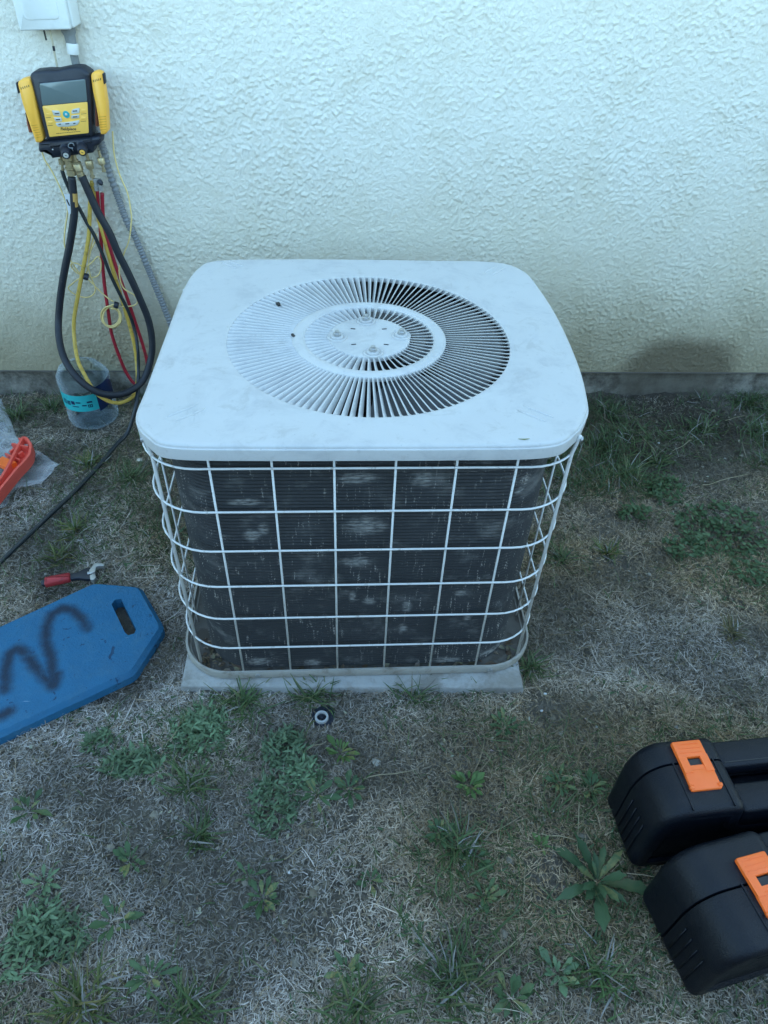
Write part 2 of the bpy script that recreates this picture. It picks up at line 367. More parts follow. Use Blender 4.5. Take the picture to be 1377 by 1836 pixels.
def mat(name, col, rough=.6, metal=0.0, var=.12, scale=25, bump=0.0, bscale=120, dirt=None, dscale=14, damt=(.5, .75), spec=.5, coord='Object'):
    """Base colour with two scales of variation, worn or dirty patches, roughness variation and fine relief."""
    if name in MATS: return MATS[name]
    m, nt, b = newmat(name)
    tc = nd(nt, 'ShaderNodeTexCoord').outputs[coord]
    f = noisef(nt, tc, scale, 5, .6)
    c = mixc(nt, f, tuple(x * (1 - var) for x in col), tuple(min(1, x * (1 + var)) for x in col))
    if dirt is not None:
        d = ramp(nt, noisef(nt, tc, dscale, 7, .68, .4), *damt)
        c = mixc(nt, mth(nt, 'MULTIPLY', d, .75), c, dirt)
    nt.links.new(c, b.inputs['Base Color'])
    rf = nd(nt, 'ShaderNodeMapRange')
    nt.links.new(noisef(nt, tc, scale * 2.3, 4), rf.inputs[0])
    rf.inputs[3].default_value = max(.05, rough - .1)
    rf.inputs[4].default_value = min(1, rough + .12)
    nt.links.new(rf.outputs[0], b.inputs['Roughness'])
    b.inputs['Metallic'].default_value = metal
    b.inputs['Specular IOR Level'].default_value = spec
    if bump:
        bumpn(nt, b, noisef(nt, tc, bscale, 4, .6), bump)
    MATS[name] = m
    return m

def leafmat(name, rough=.55, var=.2, yellow=0.0):
    """Vegetation: colour from the mesh's own attribute, a little light through the blade."""
    m, nt, b = newmat(name)
    at = nd(nt, 'ShaderNodeAttribute', attribute_name='Col')
    tc = nd(nt, 'ShaderNodeTexCoord').outputs['Object']
    oi = nd(nt, 'ShaderNodeObjectInfo').outputs['Random']
    f = noisef(nt, tc, 60, 3)
    c = mixc(nt, mth(nt, 'MULTIPLY', f, var * 2), at.outputs['Color'], (0.30, 0.29, 0.14))
    if yellow:
        c = mixc(nt, mth(nt, 'MULTIPLY', ramp(nt, oi, .62, 1.0), mth(nt, 'MULTIPLY', ramp(nt, noisef(nt, tc, 6, 4), .35, .65), yellow)), c, (.24, .20, .075))
    hv = nd(nt, 'ShaderNodeHueSaturation')
    nt.links.new(c, hv.inputs['Color'])
    v = nd(nt, 'ShaderNodeMapRange')
    nt.links.new(oi, v.inputs[0])
    v.inputs[3].default_value = .78
    v.inputs[4].default_value = 1.2
    nt.links.new(v.outputs[0], hv.inputs['Value'])
    nt.links.new(hv.outputs[0], b.inputs['Base Color'])
    b.inputs['Roughness'].default_value = rough
    b.inputs['Specular IOR Level'].default_value = .35
    tr = nd(nt, 'ShaderNodeBsdfTranslucent')
    nt.links.new(hv.outputs[0], tr.inputs[0])
    ms = nd(nt, 'ShaderNodeMixShader')
    ms.inputs[0].default_value = .22
    nt.links.new(b.outputs[0], ms.inputs[1])
    nt.links.new(tr.outputs[0], ms.inputs[2])
    nt.links.new(ms.outputs[0], nt.nodes['Material Output'].inputs[0])
    return m

def filmmat(name, tint=(.9, .93, .95), clear=.6, milky=.25, rough=.12, bump=.0, bscale=30):
    """Thin clear plastic: mostly see-through, some gloss, some milkiness."""
    m, nt, b = newmat(name)
    b.inputs['Base Color'].default_value = (*tint, 1)
    b.inputs['Roughness'].default_value = rough
    b.inputs['Specular IOR Level'].default_value = .8
    tc = nd(nt, 'ShaderNodeTexCoord').outputs['Object']
    tp = nd(nt, 'ShaderNodeBsdfTransparent')
    tp.inputs[0].default_value = (*tint, 1)
    lw = nd(nt, 'ShaderNodeLayerWeight')
    lw.inputs[0].default_value = .35
    f = mth(nt, 'ADD', mth(nt, 'MULTIPLY', lw.outputs['Facing'], .75), mth(nt, 'MULTIPLY', noisef(nt, tc, 35, 5), milky), True)
    f2 = mth(nt, 'ADD', f, 1 - clear - .28, True)
    ms = nd(nt, 'ShaderNodeMixShader')
    nt.links.new(f2, ms.inputs[0])
    nt.links.new(tp.outputs[0], ms.inputs[1])
    nt.links.new(b.outputs[0], ms.inputs[2])
    nt.links.new(ms.outputs[0], nt.nodes['Material Output'].inputs[0])
    if bump: bumpn(nt, b, noisef(nt, tc, bscale, 4), bump)
    return m

# stucco and foundation share the round damp stain to the right of the condenser
STAIN_C, STAIN_R = (1.105, .075), (.215, .165)
def stain_mask(nt, pos):
    sx = nd(nt, 'ShaderNodeSeparateXYZ')
    nt.links.new(pos, sx.inputs[0])
    n1 = noisef(nt, pos, 9, 5, .6)
    dx = mth(nt, 'DIVIDE', mth(nt, 'SUBTRACT', sx.outputs[0], STAIN_C[0]), STAIN_R[0])
    dz = mth(nt, 'DIVIDE', mth(nt, 'SUBTRACT', sx.outputs[2], STAIN_C[1]), STAIN_R[1])
    d = mth(nt, 'SQRT', mth(nt, 'ADD', mth(nt, 'POWER', mth(nt, 'ABSOLUTE', dx), 2.6), mth(nt, 'POWER', mth(nt, 'ABSOLUTE', dz), 2.6)))
    d = mth(nt, 'ADD', d, mth(nt, 'MULTIPLY', mth(nt, 'SUBTRACT', n1, .5), .32))
    inv = nd(nt, 'ShaderNodeMapRange', interpolation_type='SMOOTHSTEP')
    nt.links.new(d, inv.inputs[0])
    inv.inputs[1].default_value = .62
    inv.inputs[2].default_value = 1.12
    inv.inputs[3].default_value = 1
    inv.inputs[4].default_value = 0
    return inv.outputs[0], sx

def m_stucco():
    m, nt, b = newmat('cream_stucco')
    pos = nd(nt, 'ShaderNodeNewGeometry').outputs['Position']
    big = noisef(nt, pos, 1.3, 4, .6)
    mid = noisef(nt, pos, 11, 5, .6)
    c = mixc(nt, big, (.76, .735, .65), (.83, .81, .735))
    c = mixc(nt, mth(nt, 'MULTIPLY', ramp(nt, mid, .45, .8), .35), c, (.60, .55, .42))
    st, sx = stain_mask(nt, pos)
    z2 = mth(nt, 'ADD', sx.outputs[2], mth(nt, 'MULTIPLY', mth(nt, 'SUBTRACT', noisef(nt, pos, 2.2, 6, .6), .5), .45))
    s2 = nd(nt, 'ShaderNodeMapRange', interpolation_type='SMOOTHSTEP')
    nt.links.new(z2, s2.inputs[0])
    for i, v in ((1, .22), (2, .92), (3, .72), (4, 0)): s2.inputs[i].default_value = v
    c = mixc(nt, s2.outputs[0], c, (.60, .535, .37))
    # mud splashed up by rain plus painted shade: ragged band with its own speckle
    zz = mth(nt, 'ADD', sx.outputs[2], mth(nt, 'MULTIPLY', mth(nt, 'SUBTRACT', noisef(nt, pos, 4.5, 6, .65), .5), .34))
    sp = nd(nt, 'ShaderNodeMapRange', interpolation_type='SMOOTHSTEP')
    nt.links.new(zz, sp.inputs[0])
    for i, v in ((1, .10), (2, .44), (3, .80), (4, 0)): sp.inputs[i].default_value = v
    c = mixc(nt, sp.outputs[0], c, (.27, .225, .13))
    c = mixc(nt, mth(nt, 'MULTIPLY', st, .93), c, (.125, .098, .058))
    fine = noisef(nt, pos, 260, 3, .6)
    c = mixc(nt, mth(nt, 'MULTIPLY', fine, .22), c, (.5, .46, .36))
    nt.links.new(c, b.inputs['Base Color'])
    b.inputs['Roughness'].default_value = .92
    b.inputs['Specular IOR Level'].default_value = .2
    bumpn(nt, b, noisef(nt, pos, 250, 5, .62), .0030, 1.0)
    return m

def m_foundation():
    m, nt, b = newmat('foundation_concrete')
    pos = nd(nt, 'ShaderNodeNewGeometry').outputs['Position']
    c = mixc(nt, ramp(nt, noisef(nt, pos, 7, 7, .7), .36, .64), (.06, .052, .040), (.30, .28, .235))
    c = mixc(nt, mth(nt, 'MULTIPLY', ramp(nt, noisef(nt, pos, 22, 5, .7), .5, .7), .6), c, (.15, .13, .10))
    st, _ = stain_mask(nt, pos)
    c = mixc(nt, mth(nt, 'MULTIPLY', st, .72), c, (.075, .064, .046))
    nt.links.new(c, b.inputs['Base Color'])
    b.inputs['Roughness'].default_value = .9
    bumpn(nt, b, noisef(nt, pos, 90, 6, .7), .004)
    return m

def m_soil():
    m, nt, b = newmat('dry_soil')
    pos = nd(nt, 'ShaderNodeNewGeometry').outputs['Position']
    c = mixc(nt, noisef(nt, pos, 3, 6, .65), (.085, .073, .058), (.23, .205, .168))
    c = mixc(nt, mth(nt, 'MULTIPLY', ramp(nt, noisef(nt, pos, 70, 6, .75), .5, .68), .7), c, (.33, .30, .245))
    c = mixc(nt, mth(nt, 'MULTIPLY', ramp(nt, noisef(nt, pos, 160, 4, .7), .58, .7), .8), c, (.075, .062, .048))
    # damp soil below the wall stain
    sx = nd(nt, 'ShaderNodeSeparateXYZ')
    nt.links.new(pos, sx.inputs[0])
    dx = mth(nt, 'DIVIDE', mth(nt, 'SUBTRACT', sx.outputs[0], 1.03), .30)
    dy = mth(nt, 'DIVIDE', mth(nt, 'SUBTRACT', sx.outputs[1], .98), .26)
    d = mth(nt, 'SQRT', mth(nt, 'ADD', mth(nt, 'MULTIPLY', dx, dx), mth(nt, 'MULTIPLY', dy, dy)))
    d = mth(nt, 'ADD', d, mth(nt, 'MULTIPLY', mth(nt, 'SUBTRACT', noisef(nt, pos, 7, 5), .5), .9))
    k = nd(nt, 'ShaderNodeMapRange', interpolation_type='SMOOTHSTEP')
    nt.links.new(d, k.inputs[0])
    for i, v in ((1, .5), (2, 1.2), (3, .72), (4, 0)): k.inputs[i].default_value = v
    c = mixc(nt, k.outputs[0], c, (.045, .036, .028))
    nt.links.new(c, b.inputs['Base Color'])
    b.inputs['Roughness'].default_value = .95
    b.inputs['Specular IOR Level'].default_value = .2
    bumpn(nt, b, noisef(nt, pos, 120, 8, .8), .016)
    return m

def m_coil():
    m, nt, b = newmat('coil_fins')
    pos = nd(nt, 'ShaderNodeNewGeometry').outputs['Position']
    tcs = scaled(nt, pos, (1, 1, .5))
    c = mixc(nt, noisef(nt, pos, 5, 5, .6), (.019, .0205, .022), (.044, .045, .046))
    # bent-fin scratches (upright dashes) and dusty patches
    v = scaled(nt, pos, (260, 260, 34))
    s1 = mth(nt, 'MULTIPLY', ramp(nt, noisef(nt, v, 1, 2, .5),   .62, .70), ramp(nt, noisef(nt, pos, 11, 4, .6), .40, .58))
    c = mixc(nt, mth(nt, 'MULTIPLY', s1, .8), c, (.30, .275, .24))
    h = scaled(nt, pos, (40, 40, 420))
    s2 = mth(nt, 'MULTIPLY', ramp(nt, noisef(nt, h, 1, 2, .5), .58, .70), ramp(nt, noisef(nt, scaled(nt, pos, (1, 1, 1), (3.1, 0, 1.7)), 8, 4, .6), .5, .68))
    c = mixc(nt, mth(nt, 'MULTIPLY', s2, .55), c, (.20, .18, .16))
    d = mth(nt, 'MULTIPLY', ramp(nt, noisef(nt, scaled(nt, pos, (1, 1, 1.5), (.7, 0, .31)), 14, 6, .62), .52, .76), .72)
    d = mth(nt, 'MULTIPLY', d, .42)
    sx = nd(nt, 'ShaderNodeSeparateXYZ')
    nt.links.new(pos, sx.inputs[0])
    en = mth(nt, 'MULTIPLY', mth(nt, 'SUBTRACT', noisef(nt, pos, 70, 5, .7), .5), 1.5)
    fl = ramp(nt, noisef(nt, scaled(nt, pos, (60, 60, 330), (2, 0, 5)), 1, 3, .6), .30, .60)
    front = mth(nt, 'LESS_THAN', sx.outputs[1], .2)
    best = None
    for (px, pz, rx, rz) in COIL_SPOTS:
        ux = mth(nt, 'DIVIDE', mth(nt, 'SUBTRACT', sx.outputs[0], px), rx)
        uz = mth(nt, 'DIVIDE', mth(nt, 'SUBTRACT', sx.outputs[2], pz), rz)
        q = mth(nt, 'ADD', mth(nt, 'MULTIPLY', ux, ux), mth(nt, 'MULTIPLY', uz, uz))
        best = q if best is None else mth(nt, 'MINIMUM', best, q)
    best = mth(nt, 'ADD', mth(nt, 'SQRT', best), en)
    k = nd(nt, 'ShaderNodeMapRange', interpolation_type='SMOOTHSTEP')
    nt.links.new(best, k.inputs[0])
    for i, v in ((1, .35), (2, 1.45), (3, .66), (4, 0)): k.inputs[i].default_value = v
    d = mth(nt, 'MAXIMUM', d, mth(nt, 'MULTIPLY', mth(nt, 'MULTIPLY', k.outputs[0], front), fl))
    c = mixc(nt, d, c, (.30, .29, .265))
    nt.links.new(c, b.inputs['Base Color'])
    b.inputs['Roughness'].default_value = .75
    b.inputs['Specular IOR Level'].default_value = .3
    w = scaled(nt, pos, (900, 900, 40))
    bumpn(nt, b, noisef(nt, w, 1, 2), .0008, .7)
    return m

def m_pad_foam():
    """Blue foam with sprayed black strokes (flat print) and scuffs."""
    m, nt, b = newmat('blue_foam')
    pos = nd(nt, 'ShaderNodeNewGeometry').outputs['Position']
    c = mixc(nt, noisef(nt, pos, 7, 5, .6), (.013, .104, .215), (.025, .148, .28))
    c = mixc(nt, mth(nt, 'MULTIPLY', ramp(nt, noisef(nt, pos, 26, 7, .72), .46, .72), .5), c, (.055, .155, .245))
    c = mixc(nt, mth(nt, 'MULTIPLY', ramp(nt, noisef(nt, pos, 5, 5, .65), .45, .75), .35), c, (.030, .085, .15))
    n1 = noisef(nt, pos, 45, 5, .65)
    sx = nd(nt, 'ShaderNodeSeparateXYZ')
    nt.links.new(pos, sx.inputs[0])
    X, Y = sx.outputs[0], sx.outputs[1]
    dmin = None
    for line in SPRAY:
        pts = line if len(line) > 1 else line * 2
        for (a, e) in zip(pts[:-1], pts[1:]):
            ax, ay, ex, ey = a[0], a[1], e[0], e[1]
            vx, vy = ex - ax, ey - ay
            L2 = max(vx * vx + vy * vy, 1e-9)
            qx, qy = mth(nt, 'SUBTRACT', X, ax), mth(nt, 'SUBTRACT', Y, ay)
            t = mth(nt, 'DIVIDE', mth(nt, 'ADD', mth(nt, 'MULTIPLY', qx, vx), mth(nt, 'MULTIPLY', qy, vy)), L2, True)
            rx = mth(nt, 'SUBTRACT', qx, mth(nt, 'MULTIPLY', t, vx))
            ry = mth(nt, 'SUBTRACT', qy, mth(nt, 'MULTIPLY', t, vy))
            d = mth(nt, 'SQRT', mth(nt, 'ADD', mth(nt, 'MULTIPLY', rx, rx), mth(nt, 'MULTIPLY', ry, ry)))
            dmin = d if dmin is None else mth(nt, 'MINIMUM', dmin, d)
    dmin = mth(nt, 'ADD', dmin, mth(nt, 'MULTIPLY', mth(nt, 'SUBTRACT', n1, .5), .016))
    k = nd(nt, 'ShaderNodeMapRange', interpolation_type='SMOOTHSTEP')
    nt.links.new(dmin, k.inputs[0])
    for i, v in ((1, .001), (2, .0235), (3, .90), (4, 0)): k.inputs[i].default_value = v
    thin = ramp(nt, noisef(nt, pos, 19, 4), .25, .5)
    c = mixc(nt, mth(nt, 'MULTIPLY', k.outputs[0], mth(nt, 'ADD', mth(nt, 'MULTIPLY', thin, .35), .62, True)), c, (.012, .016, .030))
    pit = ramp(nt, noisef(nt, scaled(nt, pos, (1, 1, 1), (2.3, .4, 0)), 30, 5, .65, 1.4), .625, .66)
    c = mixc(nt, mth(nt, 'MULTIPLY', pit, .85), c, (.012, .035, .08))
    sc = ramp(nt, noisef(nt, scaled(nt, pos, (14, 75, 14), (0, 0, 0), (0, 0, .2)), 1, 3, .6), .72, .78)
    c = mixc(nt, mth(nt, 'MULTIPLY', sc, .55), c, (.22, .34, .44))
    nt.links.new(c, b.inputs['Base Color'])
    b.inputs['Roughness'].default_value = .68
    b.inputs['Specular IOR Level'].default_value = .3
    bumpn(nt, b, noisef(nt, pos, 120, 7, .7), .0030)
    return m

def m_painted():
    """Sun-faded pale grey enamel with stains."""
    m, nt, b = newmat('pale_grey_enamel')
    pos = nd(nt, 'ShaderNodeNewGeometry').outputs['Position']
    c = mixc(nt, noisef(nt, pos, 5, 6, .6), (.48, .475, .46), (.555, .55, .535))
    c = mixc(nt, mth(nt, 'MULTIPLY', ramp(nt, noisef(nt, pos, 9, 7, .72, .5), .47, .68), .45), c, (.34, .34, .345))
    c = mixc(nt, mth(nt, 'MULTIPLY', ramp(nt, noisef(nt, scaled(nt, pos, (1, 1, 1), (4, 2, 0)), 22, 6, .7, .8), .55, .70), .40), c, (.36, .345, .32))
    c = mixc(nt, mth(nt, 'MULTIPLY', ramp(nt, noisef(nt, scaled(nt, pos, (90, 9, 9), (0, 0, 0), (0, 0, .5)), 1, 3, .6), .70, .76), .35), c, (.30, .29, .28))
    c = mixc(nt, mth(nt, 'MULTIPLY', ramp(nt, noisef(nt, pos, 60, 6, .7), .60, .72), .4), c, (.33, .32, .305))
    c = mixc(nt, mth(nt, 'MULTIPLY', ramp(nt, noisef(nt, pos, 230, 3, .6), .69, .74), .5), c, (.24, .23, .22))
    nt.links.new(c, b.inputs['Base Color'])
    r = nd(nt, 'ShaderNodeMapRange')
    nt.links.new(noisef(nt, pos, 12, 5), r.inputs[0])
    r.inputs[3].default_value = .42
    r.inputs[4].default_value = .68
    nt.links.new(r.outputs[0], b.inputs['Roughness'])
    b.inputs['Specular IOR Level'].default_value = .4
    bumpn(nt, b, noisef(nt, pos, 40, 5, .6), .0006)
    return m

STUCCO, FOUND, SOIL, COIL, FOAM, ENAMEL = m_stucco(), m_foundation(), m_soil(), m_coil(), m_pad_foam(), m_painted()
LEAF = leafmat('living_leaf', .55, .08)
LEAFPART = leafmat('weed_leaf', .55, .10, .75)
STRAW = leafmat('dry_straw', .8, .1)
PADM = mat('equipment_pad_concrete', (.35, .35, .335), .85, var=.2, scale=9, bump=.002, bscale=140, dirt=(.17, .15, .12), dscale=10, damt=(.44, .66))
WIRE = mat('wire_coating', (.68, .68, .66), .42, var=.1, scale=40, dirt=(.30, .26, .22), dscale=70, damt=(.55, .70))
PANM = mat('pan_steel', (.36, .34, .30), .6, var=.2, scale=18, dirt=(.17, .14, .10), dscale=14, damt=(.48, .66), bump=.001)
DARK = mat('dark_plastic', (.012, .016, .026), .48, var=.3, scale=60, dirt=(.08, .08, .08), dscale=40, damt=(.62, .8), bump=.0004, bscale=400)
RUBBER = mat('black_hose_rubber', (.012, .015, .022), .55, var=.3, scale=30, dirt=(.06, .06, .06), dscale=30, damt=(.58, .75))
YEL = mat('yellow_plastic', (.92, .46, .060), .42, var=.06, scale=30, dirt=(.45, .25, .05), dscale=40, damt=(.62, .8))
YFACE = mat('yellow_face', (.90, .52, .10), .38, var=.04, scale=30)
SCREEN = mat('lcd_glass', (.13, .17, .17), .16, var=.06, scale=20, spec=.6)
BTN = mat('grey_button', (.48, .48, .44), .5, var=.05)
TEAL = mat('teal_button', (.02, .33, .36), .35, var=.05)
INK = mat('black_ink', (.02, .02, .02), .6, var=.05)
BRASS = mat('worn_brass', (.42, .35, .21), .36, metal=.6, var=.25, scale=80, dirt=(.20, .15, .08), dscale=70, damt=(.5, .7))
CHROME = mat('bright_steel', (.42, .42, .41), .38, metal=.6, var=.2, scale=80)
YHOSE = mat('yellow_hose', (.66, .44, .085), .48, var=.12, scale=60, dirt=(.26, .17, .05), dscale=45, damt=(.5, .7))
RHOSE = mat('red_hose', (.36, .018, .035), .42, var=.15, scale=60, dirt=(.15, .03, .03), dscale=45, damt=(.55, .7))
CABLE = mat('cream_cable', (.76, .58, .24), .5, var=.1)
GREYCON = mat('grey_conduit', (.20, .215, .22), .55, var=.15, scale=40)
WHITEP = mat('white_paint_box', (.70, .72, .70), .5, var=.05, scale=16, dirt=(.50, .50, .47), dscale=11, damt=(.55, .8), bump=.0012, bscale=28)
ORANGE = mat('orange_plastic', (.93, .155, .020), .42, var=.07, scale=40, dirt=(.55, .10, .03), dscale=50, damt=(.62, .8))
REDORANGE = mat('orange_red_plastic', (.74, .10, .070), .4, var=.08, scale=40)
CASE = mat('black_case_plastic', (.0026, .0042, .0085), .40, var=.35, scale=30, dirt=(.010, .012, .016), dscale=22, damt=(.50, .72), bump=.0011, bscale=420, spec=.3)
REDGRIP = mat('red_grip', (.40, .030, .035), .6, var=.2, scale=60, dirt=(.12, .03, .03), dscale=70, damt=(.5, .7), bump=.0006, bscale=500)
TEALLABEL = mat('teal_label', (.03, .42, .44), .38, var=.1, scale=40)
BLUELABEL = mat('navy_label_back', (.006, .020, .075), .4, var=.1)
CLEAR = filmmat('clear_jug_plastic', (.80, .88, .93),     .92, .10, .08, .004, 60)
FILM = filmmat('clear_bag_film', (.93, .95, .97),     .83, .20, .14, .01, 45)
PAPER = mat('white_paper', (.56, .57, .57), .8, var=.08)
STONE = mat('pale_stone', (.50, .45, .37), .85, var=.2, scale=90, bump=.002)
# ------------------------------------------------------------------ ground
def gh(x, y):
    x, y = np.asarray(x, float), np.asarray(y, float)
    h = .006 * np.sin(3.1 * x + 1.3) * np.cos(2.7 * y + .4) + .004 * np.sin(8.3 * x - 2.1 * y) + .0025 * np.sin(17 * x + 11 * y + 1)
    flat = np.clip(1 - np.maximum(np.abs(x) / .45, np.abs(y - .36) / .45) ** 6, 0, 1)
    heap = np.clip((y - 1.07) / .07, 0, 1) ** 2 * (.006 + .010 * np.sin(5.3 * x + .7) * np.sin(13.7 * x) + .004 * np.sin(29 * x))
    return h * (1 - flat) - .006 - .004 * flat + np.where(np.abs(x) < 4, heap, 0)

def axis(lo, hi, step, far):
    mid = np.arange(lo, hi + step * .5, step)
    out = [hi + step]
    while out[-1] < far: out.append(out[-1] + (out[-1] - hi) * .45 + step)
    left = [lo - step]
    while left[-1] > -far: left.append(left[-1] - (lo - left[-1]) * .45 - step)
    return np.concatenate([np.array(left[::-1]), mid, np.array(out)])

gx, gy = axis(-1.6, 1.9, .0125, 60), axis(-1.1, 1.2, .0125, 60)
GX, GY = np.meshgrid(gx, gy)
near = np.exp(-np.maximum(0, np.hypot(np.maximum(np.abs(GX) - 1.6, 0), np.maximum(np.abs(GY) - 1.1, 0))) * 3)
def smooth_noise(shape, sx, sy, seed):
    r = np.random.default_rng(seed).standard_normal(shape)
    fy = np.fft.fftfreq(shape[0])[:, None]
    fx = np.fft.rfftfreq(shape[1])[None, :]
    f = np.fft.rfft2(r) * np.exp(-2 * (np.pi ** 2) * ((fx * sx) ** 2 + (fy * sy) ** 2))
    o = np.fft.irfft2(f, s=shape)
    return o / o.std()
GZ = gh(GX, GY) + near * (  .0034 * smooth_noise(GX.shape, .8, .8, 3) + .0035 * smooth_noise(GX.shape, 3, 3, 4))
def ground_z(x, y):
    x, y = np.asarray(x, float), np.asarray(y, float)
    i = np.clip(np.searchsorted(gx, x) - 1, 0, len(gx) - 2)
    j = np.clip(np.searchsorted(gy, y) - 1, 0, len(gy) - 2)
    u = np.clip((x - gx[i]) / (gx[i + 1] - gx[i]), 0, 1)
    v = np.clip((y - gy[j]) / (gy[j + 1] - gy[j]), 0, 1)
    return (GZ[j, i] * (1 - u) + GZ[j, i + 1] * u) * (1 - v) + (GZ[j + 1, i] * (1 - u) + GZ[j + 1, i + 1] * u) * v
nx, ny = len(gx), len(gy)
V = np.stack([GX.ravel(), GY.ravel(), GZ.ravel()], 1)
idx = np.arange(nx * ny).reshape(ny, nx)
F = np.stack([idx[:-1, :-1].ravel(), idx[:-1, 1:].ravel(), idx[1:, 1:].ravel(), idx[1:, :-1].ravel()], 1)

def fast_mesh(name, V, F, m, smooth=True, cols=None):
    """numpy vertices and equal-sized faces."""
    me = bpy.data.meshes.new(name)
    k = F.shape[1]
    me.vertices.add(len(V))
    me.vertices.foreach_set('co', np.ascontiguousarray(V, dtype=np.float32).ravel())
    me.loops.add(F.size)
    me.loops.foreach_set('vertex_index', np.ascontiguousarray(F, dtype=np.int32).ravel())
    me.polygons.add(len(F))
    me.polygons.foreach_set('loop_start', np.arange(0, F.size, k, dtype=np.int32))
    me.polygons.foreach_set('use_smooth', np.full(len(F), smooth))
    if cols is not None:
        ca = me.color_attributes.new('Col', 'FLOAT_COLOR', 'POINT')
        ca.data.foreach_set('color', np.ascontiguousarray(cols, dtype=np.float32).ravel())
    me.materials.append(m)
    me.update(calc_edges=True)
    return me

def link(name, me, parent=None):
    o = bpy.data.objects.new(name, me)
    COL.objects.link(o)
    if parent is not None: o.parent = parent
    return o

ground = tag(link('ground', fast_mesh('ground', V, F, SOIL)), kind='structure')

# ------------------------------------------------------------------ house wall
WALL_Y, WALL_B = 1.13, .098
wall = thing('house_wall', 'cream stucco house wall with a damp stain low down on the right', 'wall', (0, WALL_Y, 0))
sx_, sz_ = np.arange(-1.4, 1.7001, .0029), np.arange(WALL_B, 1.40, .0029)
SX, SZ = np.meshgrid(sx_, sz_)
n1 = smooth_noise(SX.shape, .82, .74, 21)
n2 = smooth_noise(SX.shape, 2.3, 1.7, 22)
n3 = smooth_noise(SX.shape, .75, .75, 23)
n4 = smooth_noise(SX.shape, 22, 22, 24)
lump = np.clip((n1 - .25) / .9, 0, 1)
lump = lump * lump * (3 - 2 * lump)
depth = .0021 * lump * np.clip(.80 + .40 * n4, .2, 1.3) + .0004 * n3 + .00012 * n2
depth *= np.clip((SZ - WALL_B) / .01, 0, 1)
V = np.stack([SX.ravel(), (-depth).ravel(), SZ.ravel()], 1)
nx, ny = len(sx_), len(sz_)
idx = np.arange(nx * ny).reshape(ny, nx)
F = np.stack([idx[:-1, :-1].ravel(), idx[:-1, 1:].ravel(), idx[1:, 1:].ravel(), idx[1:, :-1].ravel()], 1)
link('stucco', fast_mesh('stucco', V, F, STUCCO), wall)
zt_, zb_ = float(sz_[-1]), WALL_B
xs0, xs1 = float(sx_[0]), float(sx_[-1])
V, F = join(*[([(a, 0, c), (b, 0, c), (b, 0, d), (a, 0, d)], [(0, 1, 2, 3)]) for a, b, c, d in
              ((-7, xs0, zb_, zt_), (xs1, 7, zb_, zt_), (-7, 7, zt_, 3.3))])
V2, F2 = box((0, .12, 1.70), (14, .20, 3.2))
V, F = join((V, F), (V2, F2))
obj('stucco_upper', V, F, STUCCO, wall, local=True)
V, F = box((0, .0175, WALL_B - .002), (14, .033, .006))
obj('weep_screed', V, F, mat('screed_metal', (.14, .13, .12), .6, var=.3), wall, local=True)
V, F = box((0, .105, -.08), (14, .18, .348))
fo = obj('foundation', V, F, FOUND, wall, local=True)

# ------------------------------------------------------------------ fence added out of view behind the camera to shade the lower wall
fence = thing('added_shade_fence', 'unseen wooden board fence added behind the camera to shade the lower house wall', 'fence', (0, -2.7, 0))
FWOOD = mat('weathered_wood', (.20, .175, .145), .85, var=.25, scale=6)
V, F = [], []
xq = -6.0
while xq < 6.0:
    V, F = join((V, F), box((xq + .07, -2.7 + random.uniform(-.003, .003), .74), (.138, .02, 1.46)))
    xq += .14
obj('shade_fence_boards', V, F, FWOOD, fence)['kind'] = 'stuff'
V, F = join(*[box((0, -2.73, z), (12, .04, .09)) for z in (.3, 1.2)], *[box((x, -2.76, .74), (.09, .09, 1.50)) for x in (-4.8, -2.4, 0, 2.4, 4.8)])
obj('shade_fence_frame', V, F, FWOOD, fence)
# ------------------------------------------------------------------ equipment pad
pad_pts = [(-.384, -.014), (.353, -.040), (.372, .76), (-.378, .76)]
def place_z(u, v, d): return Vector((u, v, d))
V, F = slab(pad_pts, place_z, -.05, .018, .006)
tag(obj('equipment_pad', V, F, PADM, smooth=True, sharp=40), 'pale grey concrete slab that the air conditioner stands on', 'concrete pad')

# ------------------------------------------------------------------ condenser
ac = thing('air_conditioner', 'pale grey outdoor air conditioner with round louvred top and white wire cage', 'air conditioner', (0, .34, .018))
FC = Vector((.0177, .325, 0))
ZT, RF = .656, .2675

def rrect(x0, x1, y0, y1, r, seg=10):
    L = []
    for cx, cy, a0 in ((x1 - r, y0 + r, -90), (x1 - r, y1 - r, 0), (x0 + r, y1 - r, 90), (x0 + r, y0 + r, 180)):
        for k in range(seg + 1):
            a = math.radians(a0 + 90 * k / seg)
            L.append(Vector((cx + r * math.cos(a), cy + r * math.sin(a))))
    return L

# top cover, outline as measured
cov = [(-.364, .063), (-.3645, .154), (-.3640, .339), (-.362, .532), (-.349, .628), (-.311, .674), (-.16, .688), (.014, .691), (.17, .6905), (.323, .686),
       (.380, .640), (.397, .551), (.405, .408), (.399, .232), (.3815, .103), (.366, .060), (.338, .019), (.287, -.015), (.14, -.020), (-.008, -.020), (-.16, -.019), (-.294, -.014), (-.334, .010)]
cov = [(p.x, p.y) for p in catmull([(a, b, 0) for a, b in cov], 12, True)]
if area2(cov) < 0: cov.reverse()
ca_ = np.array(cov)
ang = np.unwrap(np.arctan2(ca_[:, 1] - FC.y, ca_[:, 0] - FC.x))
ca_ = np.concatenate([ca_, ca_[:1]]); ang = np.concatenate([ang, [ang[0] + 2 * math.pi]])
NA = 288
ta = ang[0] + np.arange(NA) * 2 * math.pi / NA
outl = [Vector((float(np.interp(t, ang, ca_[:, 0])), float(np.interp(t, ang, ca_[:, 1])))) for t in ta]
